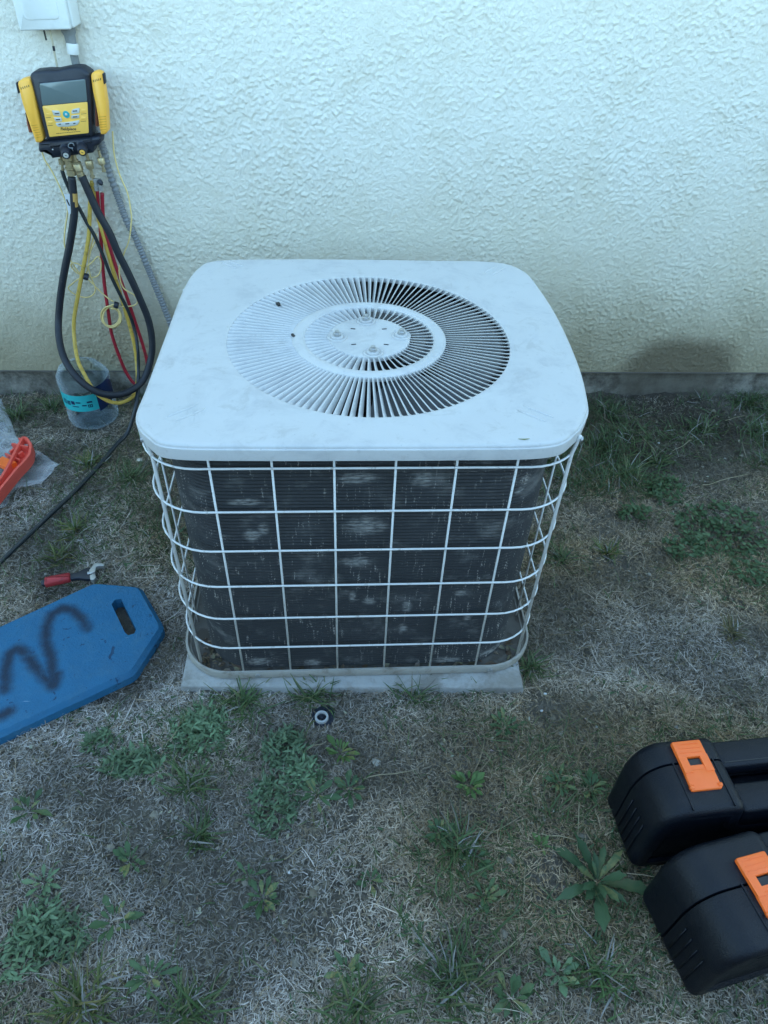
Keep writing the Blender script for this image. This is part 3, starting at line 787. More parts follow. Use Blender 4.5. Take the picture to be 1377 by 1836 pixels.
def circ(r, z): return [Vector((FC.x + r * math.cos(t), FC.y + r * math.sin(t), z)) for t in ta]
def off(d, z): return [Vector((p.x, p.y, z)) for p in inset2(outl, d)]
loops = [circ(RF + .0, ZT - .010), circ(RF, ZT - .0005), circ(RF + .002, ZT), circ(RF + .006, ZT + .0006), circ(RF + .012, ZT)]
loops += [off(.030, ZT), off(.008, ZT), off(.003, ZT - .0008), off(.0008, ZT - .0030), off(.0006, ZT - .0055), off(-.0022, ZT - .0066), off(-.0026, ZT - .0085), off(-.0018, ZT - .0275), off(.001, ZT - .0295), off(.0035, ZT - .028), off(.005, ZT - .004)]
V, F = stack(loops, False, False)
cover = obj('top_cover', V, F, ENAMEL, ac, smooth=True, sharp=50)
# embossed corner ribs
for (ax, ay), (bx, by) in (((-.315, .060), (-.272, .095)), ((-.300, .048), (-.258, .083)), ((.312, .055), (.268, .092)), ((.297, .043), (.254, .079)),
                           ((.300, .610), (.338, .648)), ((.285, .622), (.322, .659)), ((-.300, .662), (-.262, .628)), ((-.286, .672), (-.250, .640))):
    a, b2 = Vector((ax, ay, ZT)), Vector((bx, by, ZT))
    P = [a.lerp(b2, t) for t in (0, .1, .5, .9, 1)]
    V, F = tube(P, [.0006, .0024, .0028, .0024, .0006], 6)
    obj('emboss_rib', V, F, ENAMEL, cover, smooth=True)

def louver_mesh(name, r0, r1, n):
    w = 2 * math.pi / n
    V, F = [], []
    L = r1 - r0
    st = [(0, .10), (.006, .75), (.016, 1), (L * .5, 1), (L - .020, 1), (L - .009, .72), (L, .05)]
    for dr, k in st:
        r = r0 + dr
        p = r * w
        pw = max(p, .0045)
        sec = [(-.09 * p, .0004), (.08 * p, .0), (.16 * p, -.12 * pw * k), (.50 * p, -.66 * p * k - .0006), (.45 * p, -.66 * p * k - .0015), (.08 * p, -.18 * pw * k - .001), (-.09 * p, -.0010)]
        for t, z in sec:
            a = t / r
            V.append(Vector((r * math.cos(a), r * math.sin(a), z)))
    m = 7
    for i in range(len(st) - 1):
        for k in range(m):
            k2 = (k + 1) % m
            F.append((i * m + k, i * m + k2, (i + 1) * m + k2, (i + 1) * m + k))
    F.append(tuple(range(m - 1, -1, -1)))
    F.append(tuple(range((len(st) - 1) * m, len(st) * m)))
    me = mesh_data(name, V, F, ENAMEL, True)
    me.set_sharp_from_angle(angle=math.radians(38))
    return me
base = root_loc(ac)
for r0, r1, n in ((.1455, .2685, 122), (.0765, .1240, 56)):
    me = louver_mesh('louver', r0, r1, n)
    for k in range(n):
        o = link('louver', me, ac)
        o.location = Vector((FC.x, FC.y, ZT - .0006)) - base
        o.rotation_euler = (0, 0, 2 * math.pi * (k + .5) / n)
def at_fc(z): return (FC.x, FC.y, z)
V, F = lathe([(.1225, ZT - .009), (.1228, ZT - .0008), (.125, ZT + .0006), (.128, ZT + .0022), (.1345, ZT + .0028), (.141, ZT + .0022), (.1445, ZT + .0006), (.1464, ZT - .0008), (.1466, ZT - .009)], 160, None, (FC.x, FC.y, 0))
obj('grille_ring', V, F, ENAMEL, ac, smooth=True)
V, F = lathe([(0.0001, ZT + .0002), (.06, ZT + .0002), (.074, ZT), (.0775, ZT - .0008), (.078, ZT - .009)], 120, None, (FC.x, FC.y, 0))
hub = obj('grille_hub', V, F, ENAMEL, ac, smooth=True)
for k in range(4):
    a = math.radians(4 + 90 * k)
    c = Vector((FC.x + .0615 * math.cos(a), FC.y + .0615 * math.sin(a), ZT))
    V, F = lathe([(.0185, -.0004), (.0183, .0022), (.0165, .0034), (.0135, .0012), (.0122, .0012), (.0118, .0042), (.0090, .0048), (.0, .0048)], 28, None, c)
    wsh = obj('washer', V, F, ENAMEL, ac, smooth=True, sharp=45)
    V, F = lathe([(.0074, .004), (.0074, .0100), (.0064, .0110), (.0, .0112)], 6, None, c)
    V2, F2 = lathe([(.0042, .010), (.0042, .0145), (.0, .015)], 12, None, c)
    obj('bolt', *join((V, F), (V2, F2)), CHROME, wsh)
for k in range(4):
    a = math.radians(45 + 90 * k)
    V, F = box((FC.x + .043 * math.cos(a), FC.y + .043 * math.sin(a), ZT + .0006), (.009, .0022, .0008), Matrix.Rotation(a + math.radians(35 if k % 2 else -35) + (math.pi / 2 if False else 0), 3, 'Z'))
    obj('hub_slot', V, F, INK, hub)
# motor and fan under the grille
V, F = lathe([(.0, ZT - .02), (.064, ZT - .02), (.068, ZT - .028), (.068, ZT - .12), (.062, ZT - .13), (0, ZT - .13)], 32, None, (FC.x, FC.y, 0))
MOTOR = mat('motor_steel', (.04, .04, .042), .5, metal=.3, var=.2)
mot = obj('fan_motor', V, F, MOTOR, ac, smooth=True, sharp=40)
for k in range(3):
    V, F = [], []
    for i in range(9):
        for j in range(7):
            r = .06 + (.245 - .06) * j / 6
            wd = (.55 + .55 * j / 6)
            a = math.radians(-62 + 120 * k) + wd * (i / 8 - .5) * 1.35
            V.append(Vector((FC.x + r * math.cos(a), FC.y + r * math.sin(a), ZT - .085 + .055 * (i / 8) * (.6 + .4 * j / 6))))
    for i in range(8):
        for j in range(6):
            F.append((i * 7 + j, i * 7 + j + 1, (i + 1) * 7 + j + 1, (i + 1) * 7 + j))
    obj('fan_blade', V, F, mat('fan_aluminium', (.17, .175, .18), .45, metal=.2, var=.2, dirt=(.15, .14, .13), dscale=20), ac, smooth=True)

# coil: ridged rounded box
prof_n = 78
base_loop = rrect(-.336, .336, .016, .655, .105, 9)
loops = []
for i in range(prof_n * 2 + 1):
    z = .034 + (.632 - .034) * i / (prof_n * 2)
    loops.append([Vector((p.x, p.y, z)) for p in inset2(base_loop, 0.0 if i % 2 else .0022)])
V, F = stack(loops, False, False)
obj('coil', V, F, COIL, ac, smooth=False)
inner = inset2(base_loop, .03)
V, F = stack([[Vector((p.x, p.y, z)) for p in inner] for z in (.05, .63)], True, False)
obj('coil_liner', V, F, COIL, ac)

# base pan
pl_ = rrect(-.386, .386, -.003, .690, .105, 10)
def zl(L, z): return [Vector((p.x, p.y, z)) for p in L]
V, F = stack([zl(inset2(pl_, .012), .018), zl(inset2(pl_, .002), .021), zl(pl_, .026), zl(pl_, .042), zl(inset2(pl_, .001), .0445), zl(inset2(pl_, .005), .0445), zl(inset2(pl_, .006), .042), zl(inset2(pl_, .008), .032), zl(inset2(pl_, .012), .0305)], True, False)
pan = obj('base_pan', V, F, PANM, ac, smooth=True, sharp=40)
V, F = stack([zl(inset2(pl_, .011), .0308), zl(inset2(pl_, .11), .0320)], False, True)
obj('pan_floor', V, F, mat('dirty_pan_floor', (.10, .092, .08), .8, var=.3, scale=30, dirt=(.05, .04, .03), dscale=25, damt=(.45, .6)), pan)
for bx in (.283, -.22):
    V, F = lathe([(.006, 0), (.006, .004), (.0, .0045)], 10, (0, -1, 0), (bx, -.003, .033))
    obj('screw', V, F, CHROME, pan, smooth=True, sharp=40)

# wire cage
gl = rrect(-.3705, .3725, 0.0, .682, .100, 9)
gl_in = inset2(gl, .0040)
RW = .0021
for j in range(6):
    z = .5965 - .0939 * j
    V, F = tube([Vector((p.x, p.y, z)) for p in gl], RW, 7, True)
    obj('guard_ring', V, F, WIRE, ac, smooth=True)
vx = [(x, .004) for x in (-.25, -.15, -.05, .05, .15, .25)] + [(x, .678) for x in (-.25, -.15, -.05, .05, .15, .25)]
vx += [(-.3665, y) for y in (.145, .245, .345, .445, .545)] + [(.3685, y) for y in (.145, .245, .345, .445, .545)]
wire_me = None
for x, y in vx:
    if wire_me is None:
        V, F = tube([(0, 0, .036 - .32), (0, 0, .645 - .32)], RW, 7)
        wire_me = mesh_data('guard_wire', V, F, WIRE, True)
    o = link('guard_wire', wire_me, ac)
    o.location = Vector((x, y, .32)) - base
for x, y in ((-.3445, .0335), (.3475, .0305), (-.344, .648), (.346, .648)):
    V, F = tube([(x, y, .034), (x, y, .60), (x * 1.012, y - .002 if y < .3 else y + .002, .632), (x * 1.014, y - .003 if y < .3 else y + .003, .640)], .0033, 9)
    post = obj('corner_post', V, F, WIRE, ac, smooth=True)
    d = Vector((x, -.08 if y < .3 else .08, 0)).normalized()
    V, F = lathe([(.0062, 0), (.0062, .001), (.0045, .0015), (.0042, .004), (.0, .0045)], 12, (d.x, d.y, .1), (x * 1.014 + d.x * .003, y + d.y * .006, .632))
    obj('clip_screw', V, F, CHROME, post, smooth=True, sharp=40)

# litter on and in the unit
def flakes(name, n, where, size, cols, mtl, parent=None, kind='stuff', zjit=.004):
    V, F, C = [], [], []
    for i in range(n):
        x, y, z = where()
        a, s = random.uniform(0, 6.28), random.uniform(*size)
        w = s * random.uniform(.25, .6)
        tx, ty = random.uniform(-.4, .4), random.uniform(-.4, .4)
        col = random.choice(cols)
        k = len(V)
        for u, v, b in ((-1, 0, 0), (-.3, -1, .15), (.5, -.8, .12), (1, 0, 0), (.5, .8, .1), (-.3, 1, .15)):
            dx, dy = u * s * .5, v * w * .5
            V.append((x + dx * math.cos(a) - dy * math.sin(a), y + dx * math.sin(a) + dy * math.cos(a), z + tx * dx + ty * dy + b * s * random.random() + random.uniform(0, zjit)))
            C.append((*[q * random.uniform(.8, 1.2) for q in col], 1))
        F += [(k, k + 1, k + 2, k + 3), (k, k + 3, k + 4, k + 5)]
    o = obj(name, V, F, mtl, parent, cols=C)
    if kind: o['kind'] = kind
    return o
def in_pan():
    t = random.random()
    if t < .55: return (random.uniform(-.345, -.22), random.uniform(.02, .12), .033)
    if t < .75: return (random.uniform(.20, .345), random.uniform(.02, .08), .033)
    return (random.uniform(-.30, .30), random.uniform(.004, .014), .034)
flakes('dead_leaf_litter', 200, in_pan, (.006, .024), [(.10, .06, .04), (.15, .10, .07), (.07, .045, .03), (.22, .18, .13)], STRAW, None)['label'] = 'brown leaf crumbs caught inside the base pan'
for nm, lab, pts, c in (('leaf_sliver', 'thin green leaf sliver lying on the cover front right', [(.240, -.004), (.250, -.0055), (.259, -.0035)], (.36, .40, .18)),):
    V, F = tube([(a, b, ZT + .0012) for a, b in pts], [.0003, .0011, .0003], 5)
    tag(obj(nm, V, F, LEAF, cols=[(*c, 1)] * len(V)), lab, 'leaf')
for lab, (x, y, s) in (('dark crumb resting on the back left louvres of the top', (-.162, .455, .0075)), ('small black flake at the inner left end of the louvres', (-.126, .325, .0065))):
    V, F = box((x, y, ZT + .0015), (s * .8, s * 1.6, .004), Matrix.Rotation(.4, 3, 'Z'))
    V = [v + Vector((random.uniform(-1, 1), random.uniform(-1, 1), random.uniform(-.5, .5))) * .0012 for v in V]
    tag(obj('debris_crumb', V, F, INK), lab, 'debris')

# ------------------------------------------------------------------ electrical box, hook, conduit
bx = thing('disconnect_box', 'pale painted metal electrical box on the wall, top left', 'electrical box', (-.69, 1.13, 1.02))
def place_y(u, v, d): return Vector((u, d, v))
L = [(-.752, 1.020), (-.634, 1.0255), (-.630, 1.25), (-.748, 1.25)]
V, F = slab(round2(L, .004, 3), place_y, 1.128, 1.070, .004)
obj('box_body', V, F, WHITEP, bx, smooth=True, sharp=40)
V, F = slab(round2([(-.7535, 1.018), (-.640, 1.0235), (-.636, 1.252), (-.750, 1.252)], .004, 3), place_y, 1.071, 1.060, .003)
lid = obj('box_lid', V, F, WHITEP, bx, smooth=True, sharp=40)
V, F = slab(round2([(-.7365, 1.038), (-.658, 1.042), (-.655, 1.236), (-.733, 1.236)], .01, 3), place_y, 1.0605, 1.0585, .0018)
obj('lid_panel', V, F, WHITEP, lid, smooth=True, sharp=40)
V, F = lathe([(.0, 0), (.012, .0), (.0125, .02), (.016, .026), (.016, .04)], 16, (0, 0, 1), (-.6585, 1.102, .986))
obj('knockout_bushing', V, F, GREYCON, bx, smooth=True, sharp=40)
V, F = box((-.7085, 1.085, 1.008), (.003, .003, .02))
obj('hasp_pin', V, F, INK, bx)

hk = catmull(HOOK, 6)
hook = thing('wire_hook', 'bent white wire hook holding the yellow gauge below the box', 'hook', tuple(hk[0]))
V, F = tube(hk, .0024, 8)
obj('hook_wire', V, F, mat('white_coated_wire', (.46, .41, .30), .4, var=.08), hook, smooth=True)
V, F = tube([hk[i] for i in range(13, 20)], .0029, 8)
obj('hook_sleeve', V, F, DARK, hook, smooth=True)

cond = thing('flexible_conduit', 'grey ribbed electrical conduit running down the stucco behind the gauge', 'conduit', tuple(CONDUIT_TOP[0]))
V, F = tube(catmull(CONN[:], 4), [.0105] * 13, 14)
obj('conduit_stub', V, F, GREYCON, cond, smooth=True)
c0 = Vector(CONN[2])
V, F = lathe([(.0, .0), (.0125, .0), (.0132, .002), (.0132, .020), (.0125, .022), (.0, .022)], 20, Vector(CONN[3]) - c0, c0)
obj('conduit_fitting', V, F, WHITEP, cond, smooth=True, sharp=40)
V, F = tube(catmull(CONDUIT_TOP, 8), .0095, 14)
obj('conduit_sleeve', V, F, GREYCON, cond, smooth=True)
P = catmull(CONDUIT_FLEX, 40)
# resample evenly, ribs every 6.5 mm
acc, Q = 0.0, [P[0]]
for a, b2 in zip(P[:-1], P[1:]):
    acc += (b2 - a).length
    if acc >= .00155:
        Q.append(b2); acc = 0
V, F = tube(Q, [.0098 if (i % 4) < 2 else .0078 for i in range(len(Q))], 12)
obj('conduit_ribs', V, F, mat('ribbed_conduit', (.22, .23, .235), .5, var=.1), cond, smooth=True, sharp=25)

# ------------------------------------------------------------------ digital gauge
GO = Vector((-.690, 1.06, .86))
def dm(u, v, d):                       # drawing frame of the gauge face, sheared to its tilt; d = metres out from y 1.05
    return Vector((-.7876 + u * 1.839e-4 - v * 5.53e-5, 1.05 - d, .9602 + u * 4.87e-6 - v * 1.7625e-4))
def dpart(name, L, d0, d1, m, parent, bev=.0015, r=None, smooth=True):
    L = [(a, -b2) for a, b2 in L]
    if r is not None: L = round2(L, r, 4)
    if area2(L) < 0: L.reverse()
    sc = bev / 1.8e-4
    i1, i2 = inset2(L, sc * .35), inset2(L, sc)
    f = lambda P, d: [dm(p[0], -p[1], d) for p in P]
    V, F = stack([f(L, d0), f(L, d1 - bev), f(i1, d1 - bev * .35), f(i2, d1)])
    return obj(name, V, F, m, parent, smooth=smooth, sharp=42)
gauge = thing('digital_gauge', 'yellow and black digital refrigerant gauge hanging on the stucco wall', 'gauge', tuple(GO))
dpart('housing', [(245, 165), (262, 128), (300, 105), (440, 92), (560, 95), (690, 70), (800, 55), (880, 62), (950, 100), (992, 130), (1030, 420), (1075, 900), (480, 945), (395, 640)], -.03, .012, DARK, gauge, .006, 26)
fr = dpart('face_frame', [(362, 228), (955, 175), (1002, 450), (1045, 848), (515, 900), (412, 520)], .009, .0145, DARK, gauge, .002, 26)
sc_ = dpart('screen', [(376, 238), (945, 188), (988, 450), (423, 497)], .014, .0158, SCREEN, gauge, .0006, 22)
dpart('keypad', [(421, 503), (990, 455), (1034, 838), (526, 886)], .014, .0164, YFACE, gauge, .0008, 16)
for nm, L in (('button', [(545, 553), (640, 560), (660, 600), (655, 622), (572, 615)]), ('button', [(572, 638), (668, 640), (686, 690), (600, 693)]),
              ('button', [(797, 560), (815, 540), (898, 522), (900, 588), (800, 596)]), ('button', [(795, 618), (900, 606), (900, 648), (800, 655)]),
              ('button', [(600, 708), (690, 700), (800, 692), (905, 672), (905, 700), (880, 735), (760, 755), (640, 755), (615, 742)])):
    b2 = dpart(nm, L, .016, .0182, BTN, gauge, .0008, 10)
    cx, cy = sum(p[0] for p in L) / len(L), sum(p[1] for p in L) / len(L)
    if len(L) < 8: marks = [(cx - 28, cx + 28)]
    else: marks = [(640, 672), (728, 778), (830, 858)]
    for a, e in marks:
        my = cy if len(L) < 8 else 722 - (a - 640) * .05
        dpart('legend', [(a, my - 5), (e, my - 9), (e, my + 4), (a, my + 8)], .018, .0185, INK, b2, .0001)
for L in ([(465, 590), (535, 585), (540, 622), (472, 626)], [(492, 690), (560, 684), (566, 718), (498, 724)], [(920, 545), (985, 538), (988, 576), (924, 582)], [(922, 635), (990, 628), (992, 668), (926, 674)]):
    k2 = dpart('soft_key', L, .016, .0172, YFACE, gauge, .0008, 8)
    cx = sum(p[0] for p in L) / 4; my = max(p[1] for p in L) + 14
    dpart('legend', [(cx - 34, my + 2), (cx + 34, my - 4), (cx + 34, my + 1), (cx - 34, my + 7)], .0163, .0167, INK, gauge, .0001)
V, F = lathe([(.0, .002), (.0035, .0021), (.0040, .0016), (.0060, .0016), (.0072, .0022), (.0078, .0014), (.008, 0)], 22, (0, -1, 0), dm(733, 605, .0160))
pb = obj('power_button', V, F, TEAL, gauge, smooth=True)
V, F = lathe([(.0, .0034), (.0026, .0032), (.003, .002)], 14, (0, -1, 0), dm(733, 605, .0160))
obj('power_mark', V, F, BTN, pb, smooth=True)
# maker's name in print, and a fine line below it
fc = bpy.data.curves.new('maker_name', 'FONT')
fc.body = 'Fieldpiece'
fc.size = .0088
fc.shear = .25
fc.offset = .00016
fc.align_x = 'CENTER'
fc.extrude = .0002
fo_ = bpy.data.objects.new('maker_name', fc)
COL.objects.link(fo_)
dg = bpy.context.evaluated_depsgraph_get()
tm = bpy.data.meshes.new_from_object(fo_.evaluated_get(dg))
bpy.data.objects.remove(fo_)
du = Vector((1.0, 0, .027)).normalized()
o0 = dm(768, 800, .0166)
TV = [o0 + du * v.co.x * 1.05 + Vector((-.30, 0, .954)) * -1 * 0 + Vector((.05, 0, 1)) * v.co.y + Vector((0, -1, 0)) * v.co.z for v in tm.vertices]
TV = [p + du * 0 for p in TV]
obj('maker_name', TV, [tuple(p.vertices) for p in tm.polygons], INK, gauge)
for k in range(14):
    u0 = 615 + k * 22.5
    dpart('fine_print', [(u0, 838 - (k * 1.9)), (u0 + 17, 836 - (k * 1.9)), (u0 + 17, 842 - (k * 1.9)), (u0, 845 - (k * 1.9))], .0164, .0167, INK, gauge, .0001)
# valve block
dpart('valve_block', [(378, 965), (520, 945), (1075, 895), (1160, 880), (1196, 905), (1200, 965), (1170, 1000), (1120, 1015), (1112, 1080), (1100, 1100), (560, 1170), (530, 1120), (480, 1085), (400, 1095), (375, 1060)], -.022, .014, DARK, gauge, .006, 14)
dpart('block_ridge', [(520, 955), (1070, 905), (1080, 965), (530, 1020)], .012, .017, DARK, gauge, .002, 8)
for (u, v, cu, cv, m2) in ((735, 1045, 785, 1085, BTN), (950, 1000, 997, 1047, YFACE)):
    a, b2 = dm(u, v, .010), dm(cu, cv, .040)
    ax = (b2 - a)
    ln = ax.length
    pr = [(.0135, 0), (.0140, .004), (.0118, .007), (.0125, ln * .5), (.0110, ln * .92), (.0090, ln), (0, ln)]
    V, F = lathe(pr, 18, ax, a)
    V = [v3 if i // 18 in (0, 6) else v3 for i, v3 in enumerate(V)]
    kb = obj('valve_knob', V, F, DARK, gauge, smooth=True, sharp=35)
    V, F = lathe([(.0062, 0), (.0062, .0008), (.0, .001)], 18, ax, b2)
    cp = obj('knob_cap', V, F, m2, kb, smooth=True, sharp=35)
    V, F = box(b2 + ax.normalized() * .0013, (.0042, .0009, .0014), Matrix.Rotation(.35, 3, 'Y'))
    obj('cap_mark', V, F, INK, cp)
rg = [dm(820 + 38 * math.cos(t), 990 + 32 * math.sin(t), .020) for t in np.linspace(.9, 2 * math.pi + .2, 20)]
rg = [dm(850, 1060, .02), dm(835, 1035, .02)] + rg
V, F = tube(rg, .0012, 6)
obj('hanging_ring', V, F, GREYCON, gauge, smooth=True)
V, F = lathe([(.0022, 0), (.0018, .001), (0, .0012)], 10, (0, -1, 0), dm(572, 1050, .014))
obj('block_screw', V, F, CHROME, gauge, smooth=True)

# pipe clamps docked at both sides
def clamp(lab, body, pad_, grips, ticks, jaw):
    t = thing('pipe_clamp', lab, 'clamp', tuple(dm(*body[0], .0)), group='yellow pipe clamps docked on the gauge')
    b2 = dpart('clamp_body', body, -.016, .013, YEL, t, .005, 20)
    dpart('clamp_pad', pad_, -.010, .006, DARK, t, .002, 8)
    for g in grips:
        dpart('grip_rib', g, .0125, .0138, mat('clamp_groove', (.50, .25, .015), .5), b2, .0003)
    for g in ticks:
        dpart('size_mark', g, .0125, .0134, INK, b2, .0001)
    dpart('clamp_jaw', jaw, -.018, -.004, mat('copper_jaw', (.32, .12, .07), .5, var=.2), t, .002, 8)
clamp('left of the two yellow pipe clamps, on the gauge side nearer the picture edge', [(98, 240), (120, 205), (200, 182), (255, 195), (300, 330), (340, 520), (440, 930), (400, 968), (340, 965), (240, 700), (160, 480)],
      [(62, 240), (92, 232), (122, 355), (92, 370)],
      [[(282 + 14 * k, 742 + 30 * k), (362 + 11 * k, 734 + 30 * k), (363 + 11 * k, 739 + 30 * k), (284 + 14 * k, 747 + 30 * k)] for k in range(6)],
      [[(140 + 24 * k, 285 - 7 * k), (148 + 24 * k, 283 - 7 * k), (154 + 24 * k, 308 - 7 * k), (146 + 24 * k, 310 - 7 * k)] for k in range(5)],
      [(175, 600), (205, 640), (262, 860), (222, 858), (190, 740)])
clamp('right of the two yellow pipe clamps, against the gauge screen side nearer the conduit', [(1005, 150), (1020, 118), (1080, 105), (1138, 130), (1165, 240), (1230, 500), (1276, 830), (1245, 866), (1185, 866), (1110, 560), (1040, 330)],
      [(1138, 135), (1162, 140), (1186, 255), (1165, 262)],
      [[(1138 + 5 * k, 640 + 32 * k), (1240 + 3.5 * k, 632 + 32 * k), (1241 + 3.5 * k, 637 + 32 * k), (1140 + 5 * k, 645 + 32 * k)] for k in range(6)],
      [[(1040 + 22 * k, 200 - 5 * k), (1048 + 22 * k, 198 - 5 * k), (1052 + 22 * k, 222 - 5 * k), (1044 + 22 * k, 224 - 5 * k)] for k in range(5)],
      [(1062, 480), (1085, 480), (1130, 790), (1085, 780)])

# ------------------------------------------------------------------ hoses
def fitting(a, b2, r, m, parent, kind=0):
    """Threaded brass coupling from a to b."""
    a, b2 = Vector(a), Vector(b2)
    ax = b2 - a
    L = ax.length
    if kind == 0:
        pr = [(.45, 0), (.45, .22), (.62, .24), (.62, .30), (1, .32), (1, .36), (.94, .38), (1, .40), (1, .62), (.8, .66), (.8, .74), (.9, .76), (.9, .98), (.7, 1)]
    elif kind == 1:
        pr = [(.38, 0), (.38, .30), (.9, .33), (1, .36), (1, .62), (.85, .66), (.42, .68), (.42, .90), (.62, .92), (.62, 1)]
    else:
        pr = [(.8, 0), (1, .04), (1, .30), (.75, .34), (.75, .60), (1, .63), (1, .70), (.85, .74), (.85, 1)]
    r *= 1.22
    V, F = lathe([(x * r, y * L) for x, y in pr], 14, ax, a, True, True)
    return obj('hose_fitting', V, F, m, parent, smooth=True, sharp=32)

th = thing('vacuum_hose', 'thick black hose hanging in a long loop from the gauge', 'hose', THICK_HOSE[0])
V, F = tube(catmull(THICK_HOSE, 8), .0100, 12)
hp = obj('hose_tube', V, F, RUBBER, th, smooth=True)
fitting(*FITS[1], .0108, BRASS, th, 2)
fitting(*FITS[2], .0092, BRASS, th, 0)
V, F = tube(catmull(TAPE, 5), .0098, 12)
obj('tape_band', V, F, mat('tan_tape', (.50, .30, .085), .55, var=.1), th, smooth=True, sharp=40)
tg = [Vector(p) for p in TAG]
V, F = stack([[p for p in tg], [p + Vector((.0, -.0012, 0)) for p in tg]])
tago = obj('hose_tag', V, F, PAPER, th)
mid = (tg[0] + tg[1] + tg[2] + tg[3]) / 4
V, F = box(mid + Vector((-.001, -.0016, .004)), (.0035, .0006, .016), Matrix.Rotation(-.2, 3, 'Y'))
obj('tag_print', V, F, INK, tago)

tn = thing('charging_hose', 'thin black hose trailing from the gauge across the grass to the left', 'hose', THIN_HOSE[0])
V, F = tube(catmull(THIN_HOSE, 6), [.0050 if i < 80 else .0062 for i in range((len(THIN_HOSE) - 1) * 6 + 1)], 10)
obj('hose_tube', V, F, mat('dark_green_black_rubber', (.020, .026, .030), .42, var=.25, scale=30, dirt=(.06, .06, .055), dscale=30, damt=(.55, .75)), tn, smooth=True)
fitting(*FITS[0], .0062, BRASS, tn, 1)

def spread(P, d):                       # push the returning strand of a loop outward so strands pass in front of each other
    n = len(P)
    return [(p[0], p[1] - d * (i / (n - 1)), p[2]) for i, p in enumerate(P)]
yh = thing('yellow_hose', 'yellow hose looped below the gauge and dipping past the plastic jug', 'hose', YELLOW_HOSE[0])
V, F = tube(catmull(spread(YELLOW_HOSE, -.022), 7), .0056, 10)
obj('hose_tube', V, F, YHOSE, yh, smooth=True)
fitting(*FITS[3], .0080, BRASS, yh, 1)
rh = thing('red_hose', 'dark red hose looped down behind the black hose', 'hose', RED_HOSE[0])
V, F = tube(catmull(RED_HOSE, 7), .0051, 10)
obj('hose_tube', V, F, RHOSE, rh, smooth=True)
fitting(*FITS[4], .0072, BRASS, rh, 1)
fitting(*FITS[5], .0056, CHROME, rh, 2)
fitting(*FITS[6], .0056, CHROME, rh, 2)
V, F = lathe([(.004, 0), (.0065, .003), (.0062, .010), (.003, .014)], 10, (.4, -.3, -.5), (-.652, 1.055, .703))
obj('valve_core_cap', V, F, DARK, rh, smooth=True, sharp=40)

for lab, P, vc in (('thin cream cable from the right clamp, coiled beside the red hose', CABLE_R, VELCRO[1]), ('thin cream cable from the left clamp, wound in loose loops behind the hoses', CABLE_L, VELCRO[0])):
    t = thing('sensor_cable', lab, 'cable', P[0], group='cream sensor cables of the pipe clamps')
    Q = catmull(P, 6)
    n = len(Q)
    Q = [q + Vector((0, .004 * math.sin(i * .11), 0)) for i, q in enumerate(Q)]
    V, F = tube(Q, .0020, 7)
    obj('cable_wire', V, F, CABLE, t, smooth=True)
    c = Vector(vc)
    V, F = lathe([(.0085, -.006), (.0098, -.004), (.0098, .005), (.008, .007)], 10, (1, .2, -.45), c, True, True)
    obj('hook_loop_strap', V, F, DARK, t, smooth=True, sharp=40)
# ------------------------------------------------------------------ plastic jug
JC = Vector((-.815, 1.005, .0))
jug = thing('plastic_jug', 'clear plastic water jug with its top cut off and a teal label', 'jug', tuple(JC))
prof = [(.0, .004), (.045, .006), (.064, .001), (.070, .006), (.0735, .020), (.0715, .028), (.0745, .036), (.0715, .046), (.0745, .056), (.0725, .066), (.0728, .075), (.0728, .128), (.0745, .136), (.0750, .150), (.0735, .166), (.0705, .172), (.0640, .183), (.052, .191), (.036, .196)]
V, F = lathe(prof, 40, None, JC)
V = [v + Vector((0, 0, 0 if v.z < .15 else -.35 * max(0, v.x - JC.x - .005) * (v.z - .15) / .05 + .003 * math.sin(7 * math.atan2(v.y - JC.y, v.x - JC.x)) * (v.z - .15) / .05)) + Vector((.0016 * math.sin(40 * v.z + 3 * math.atan2(v.y - JC.y, v.x - JC.x)), 0, 0)) for v in V]
jb = obj('jug_body', V, F, CLEAR, jug, smooth=True)
def arc_sheet(a0, a1, z0, z1, r, n=20, slant=0.0):
    V, F = [], []
    for i in range(n + 1):
        a = math.radians(a0 + (a1 - a0) * i / n)
        for z in (z0 + slant * i / n, (z0 + z1) / 2, z1 + slant * .4 * i / n):
            V.append((JC.x + r * math.cos(a), JC.y + r * math.sin(a), JC.z + z))
    for i in range(n):
        for k in range(2):
            F.append((i * 3 + k, (i + 1) * 3 + k, (i + 1) * 3 + k + 1, i * 3 + k + 1))
    return V, F
lb = obj('jug_label', *arc_sheet(-178, -52, .070, .128, .0742, 24, .006), TEALLABEL, jug, smooth=True)
obj('label_back', *arc_sheet(-52, 18, .066, .150, .0738, 14, .022), BLUELABEL, jug, smooth=True)
for k, (a0, a1, z0, z1) in enumerate(((-138, -127, .094, .110), (-124, -116, .094, .108), (-113, -104, .098, .110), (-101, -90, .104, .108), (-88, -78, .094, .098), (-76, -64, .104, .109), (-75, -65, .088, .098), (-112, -96, .090, .093))):
    if k in (0, 1, 6):
        w = .0022
        parts = [arc_sheet(a0, a1, z1 - w, z1, .0748, 4), arc_sheet(a0, a1, z0, z0 + w, .0748, 4), arc_sheet(a0, a0 + 1.8, z0, z1, .0749, 2), arc_sheet(a1 - 1.8, a1, z0, z1, .0749, 2), arc_sheet((a0 + a1) / 2 - .9, (a0 + a1) / 2 + .9, z0, z1, .0750, 2)]
        V, F = join(*parts)
    else:
        V, F = arc_sheet(a0, a1, z0, z1, .0748, 4)
    obj('label_mark', V, F, BLUELABEL, lb)

